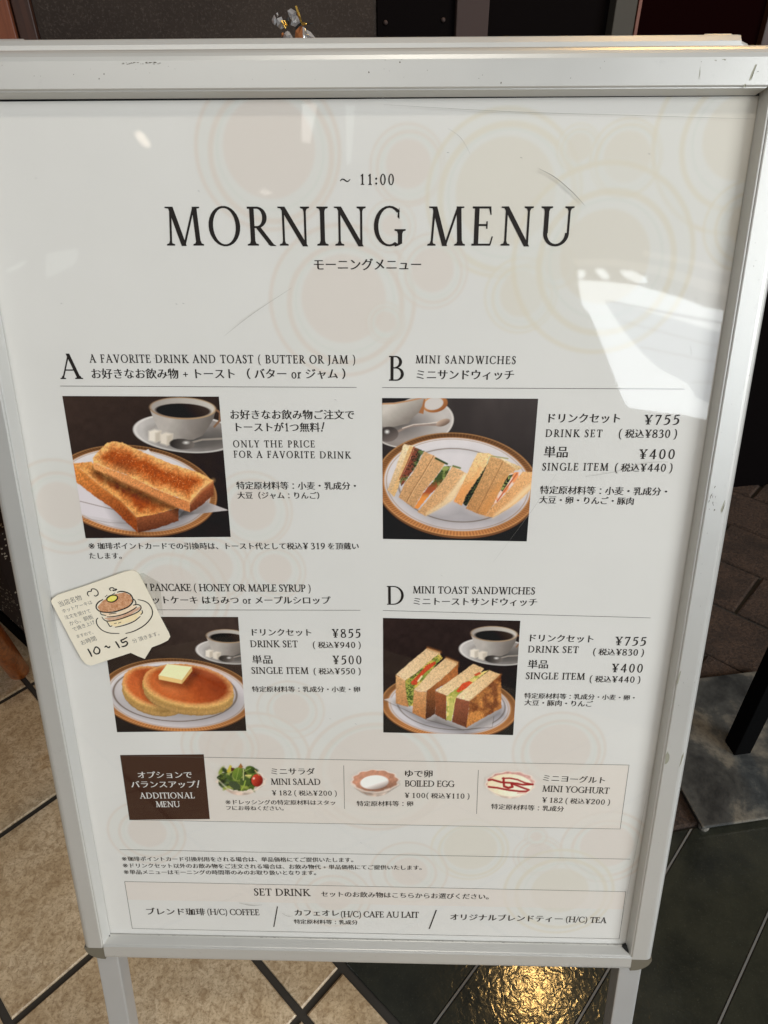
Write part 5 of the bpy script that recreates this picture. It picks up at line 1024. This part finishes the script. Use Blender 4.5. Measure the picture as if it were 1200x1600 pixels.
q0 = Vector((-.868, .790, 0)); ex = Vector((-.78, .62, 0)).normalized(); ey = Vector((.62, .78, 0)).normalized()
for nm, z0, z1, g, mt in (('base', 0, .055, 0, M['tube']), ('body', .0555, .34, .004, M['cushion'])):
    bm = bmesh.new(); hexa(bm, [q0 + ex * (a + (-g if a else g) ) + ey * (b + (-g if b else g)) + Vector((0, 0, z)) for z in (z0, z1) for a, b in ((-.10, 0), (.34, 0), (.34, .36), (-.10, .36))]); bm_obj(nm, bm, mt, bx, bevel=.004)
# ------------------------------------------------------------------ what the cover mirrors: street opening and lamps behind the viewer
def glow(name, col, st):
    m = bpy.data.materials.new(name); m.use_nodes = True; m.node_tree.nodes.remove(m.node_tree.nodes['Principled BSDF']); e = nd(m, 'ShaderNodeEmission'); e.inputs[0].default_value = (*col, 1); e.inputs[1].default_value = st
    lk(m, e.outputs[0], m.node_tree.nodes['Material Output'].inputs['Surface']); return m
def slab_xz(name, P, y, th, mt, parent=None, label=None):
    bm = bmesh.new(); f = [bm.verts.new((x, y, z)) for x, z in P]; b = [bm.verts.new((x, y - th, z)) for x, z in P]
    bm.faces.new(f); bm.faces.new(b[::-1])
    for i in range(len(P)): bm.faces.new((f[i], b[i], b[(i + 1) % len(P)], f[(i + 1) % len(P)]))
    return bm_obj(name, bm, mt, parent, label)
op = thing('street_canopy', 'bright white daylit canopy with ribs across the street, mirrored at the right of the cover', 'canopy', (1.8, -4.0, 0))
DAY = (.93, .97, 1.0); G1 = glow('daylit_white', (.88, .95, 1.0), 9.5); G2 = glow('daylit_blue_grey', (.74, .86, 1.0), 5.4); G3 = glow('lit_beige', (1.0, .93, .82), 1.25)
RF = {
 'white':[(1.263,2.226),(1.47,2.213),(1.665,2.188),(1.818,2.146),(1.981,2.097),(2.123,2.038),(2.264,2.012),(2.362,1.979),(2.342,1.253),(2.168,1.269),(2.036,1.301),(1.839,1.322),(1.642,1.354),(1.609,1.392),(1.539,1.556),(1.447,1.783),(1.355,2.0),(1.299,2.064)],
 'panel':[(1.435,2.081),(1.669,2.022),(1.931,1.947),(2.247,1.85),(2.345,1.829),(2.327,1.373),(2.186,1.373),(2.087,1.416),(2.03,1.514),(1.832,1.611),(1.721,1.708),(1.631,1.806),(1.53,1.935)],
 'spot1':[(1.256,2.29),(1.289,2.29),(1.306,2.258),(1.29,2.239),(1.261,2.242)],
 'spot2':[(1.37,2.296),(1.413,2.301),(1.463,2.258),(1.464,2.233),(1.415,2.242)],
 'spot3':[(1.544,2.285),(1.619,2.285),(1.718,2.237),(1.729,2.21),(1.664,2.21),(1.588,2.242)],
 'band':[(1.217,2.36),(1.488,2.36),(1.813,2.312),(2.139,2.215),(2.335,2.162),(2.337,2.098),(2.141,2.151),(1.814,2.264),(1.489,2.325),(1.25,2.325)],
 'band2':[(1.702,2.419),(2.027,2.354),(2.342,2.269),(2.343,2.248),(2.028,2.328),(1.703,2.387)],
 'lines':[[(1.473,2.07),(2.245,1.915)],[(1.552,1.935),(2.24,1.753)],[(1.676,1.762),(2.221,1.65)],[(2.052,1.519),(2.204,1.516)]],
 'lamp':[(-1.798,3.194),(-1.758,3.211),(-1.727,3.186),(-1.696,3.138),(-1.706,3.117),(-1.745,3.122),(-1.776,3.152)],
 'streak1':[(-0.645,3.389),(-0.549,3.388),(-0.593,3.138),(-0.65,3.147)],
 'streak2':[(-0.349,3.375),(-0.284,3.374),(-0.313,3.01),(-0.343,2.984)],
 'small':[(-0.94,2.802),(-0.904,2.819),(-0.852,2.797),(-0.909,2.785)],
 'lwin':[(-2.433,2.376),(-2.218,2.415),(-2.223,2.354),(-2.264,2.302),(-2.436,2.219)],
 'lwin2':[(-2.723,2.262),(-2.587,2.332),(-2.601,2.31),(-2.705,2.258)],
 'tri':[(-2.69,3.404),(-2.588,3.403),(-2.634,3.335)],
}
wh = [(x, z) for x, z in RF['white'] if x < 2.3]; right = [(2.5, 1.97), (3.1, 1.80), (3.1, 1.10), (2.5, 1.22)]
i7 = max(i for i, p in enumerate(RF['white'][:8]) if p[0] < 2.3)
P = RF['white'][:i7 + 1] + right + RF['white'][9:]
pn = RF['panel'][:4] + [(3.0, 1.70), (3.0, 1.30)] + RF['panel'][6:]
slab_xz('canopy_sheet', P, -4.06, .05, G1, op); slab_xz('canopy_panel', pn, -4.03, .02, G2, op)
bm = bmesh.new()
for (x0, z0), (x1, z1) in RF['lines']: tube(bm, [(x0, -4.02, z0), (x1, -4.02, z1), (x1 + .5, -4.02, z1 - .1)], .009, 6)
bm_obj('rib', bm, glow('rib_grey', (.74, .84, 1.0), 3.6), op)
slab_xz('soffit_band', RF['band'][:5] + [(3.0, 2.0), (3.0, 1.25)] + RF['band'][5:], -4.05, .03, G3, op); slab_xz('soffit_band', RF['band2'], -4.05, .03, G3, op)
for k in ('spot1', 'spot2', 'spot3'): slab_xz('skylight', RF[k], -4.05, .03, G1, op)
LW = glow('warm_lamp', (1.0, .86, .70), 9.0); LC = glow('window_light', (.90, 1.0, .95), 2.0)
tag(slab_xz('ceiling_lamp', RF['lamp'], -4.0, .04, LW), 'warm round ceiling lamp mirrored at the top left of the cover', 'lamp')
tag(slab_xz('tall_window', RF['streak1'], -4.0, .03, glow('window_white', (1, .97, .92), 4.5)), 'narrow bright window mirrored at the top of the cover above the title', 'window')
tag(slab_xz('tall_window', RF['streak2'], -4.0, .03, LC), 'narrow pale green window mirrored right of the brighter one', 'window')
tag(slab_xz('ceiling_lamp', RF['small'], -4.0, .03, glow('small_lamp', (1, .97, .92), 4.0)), 'small white ceiling lamp mirrored above the title', 'lamp')
tag(slab_xz('side_window', RF['lwin'], -4.0, .03, glow('side_light', (.92, 1, .95), 1.5)), 'dim side window mirrored at the left of the cover', 'window')
tag(slab_xz('side_window', RF['lwin2'], -4.0, .03, LC), 'thin sliver of window mirrored at the left edge of the cover', 'window')
# warm pendant lamp over the shop floor: its light glints on the dark tile under the sign
pl = thing('pendant_lamp', 'warm pendant lamp behind the sign, seen as a golden glint on the dark tile', 'lamp', (.66, .95, 2.4))
l = bpy.data.lights.new('pendant_light', 'POINT'); l.energy = 24; l.color = (1.0, .60, .20); l.shadow_soft_size = .06
lo = bpy.data.objects.new('pendant_light', l); COL.objects.link(lo); lo.location = (.66, .95, 2.36)
M['shade'] = mat('black_lamp_shade', (.02, .02, .02), .5)
bm = bmesh.new(); tube(bm, [(.66, .95, 2.56), (.66, .95, 2.60), (.66, .95, 2.64)], [.10, .07, .012], 20); bm_obj('lamp_shade', bm, M['shade'], pl)
bm = bmesh.new(); tube(bm, [(.66, .95, 2.64), (.66, .95, 3.2)], .004, 8); bm_obj('cord', bm, M['shade'], pl)
bpy.data.objects.remove(_fo)
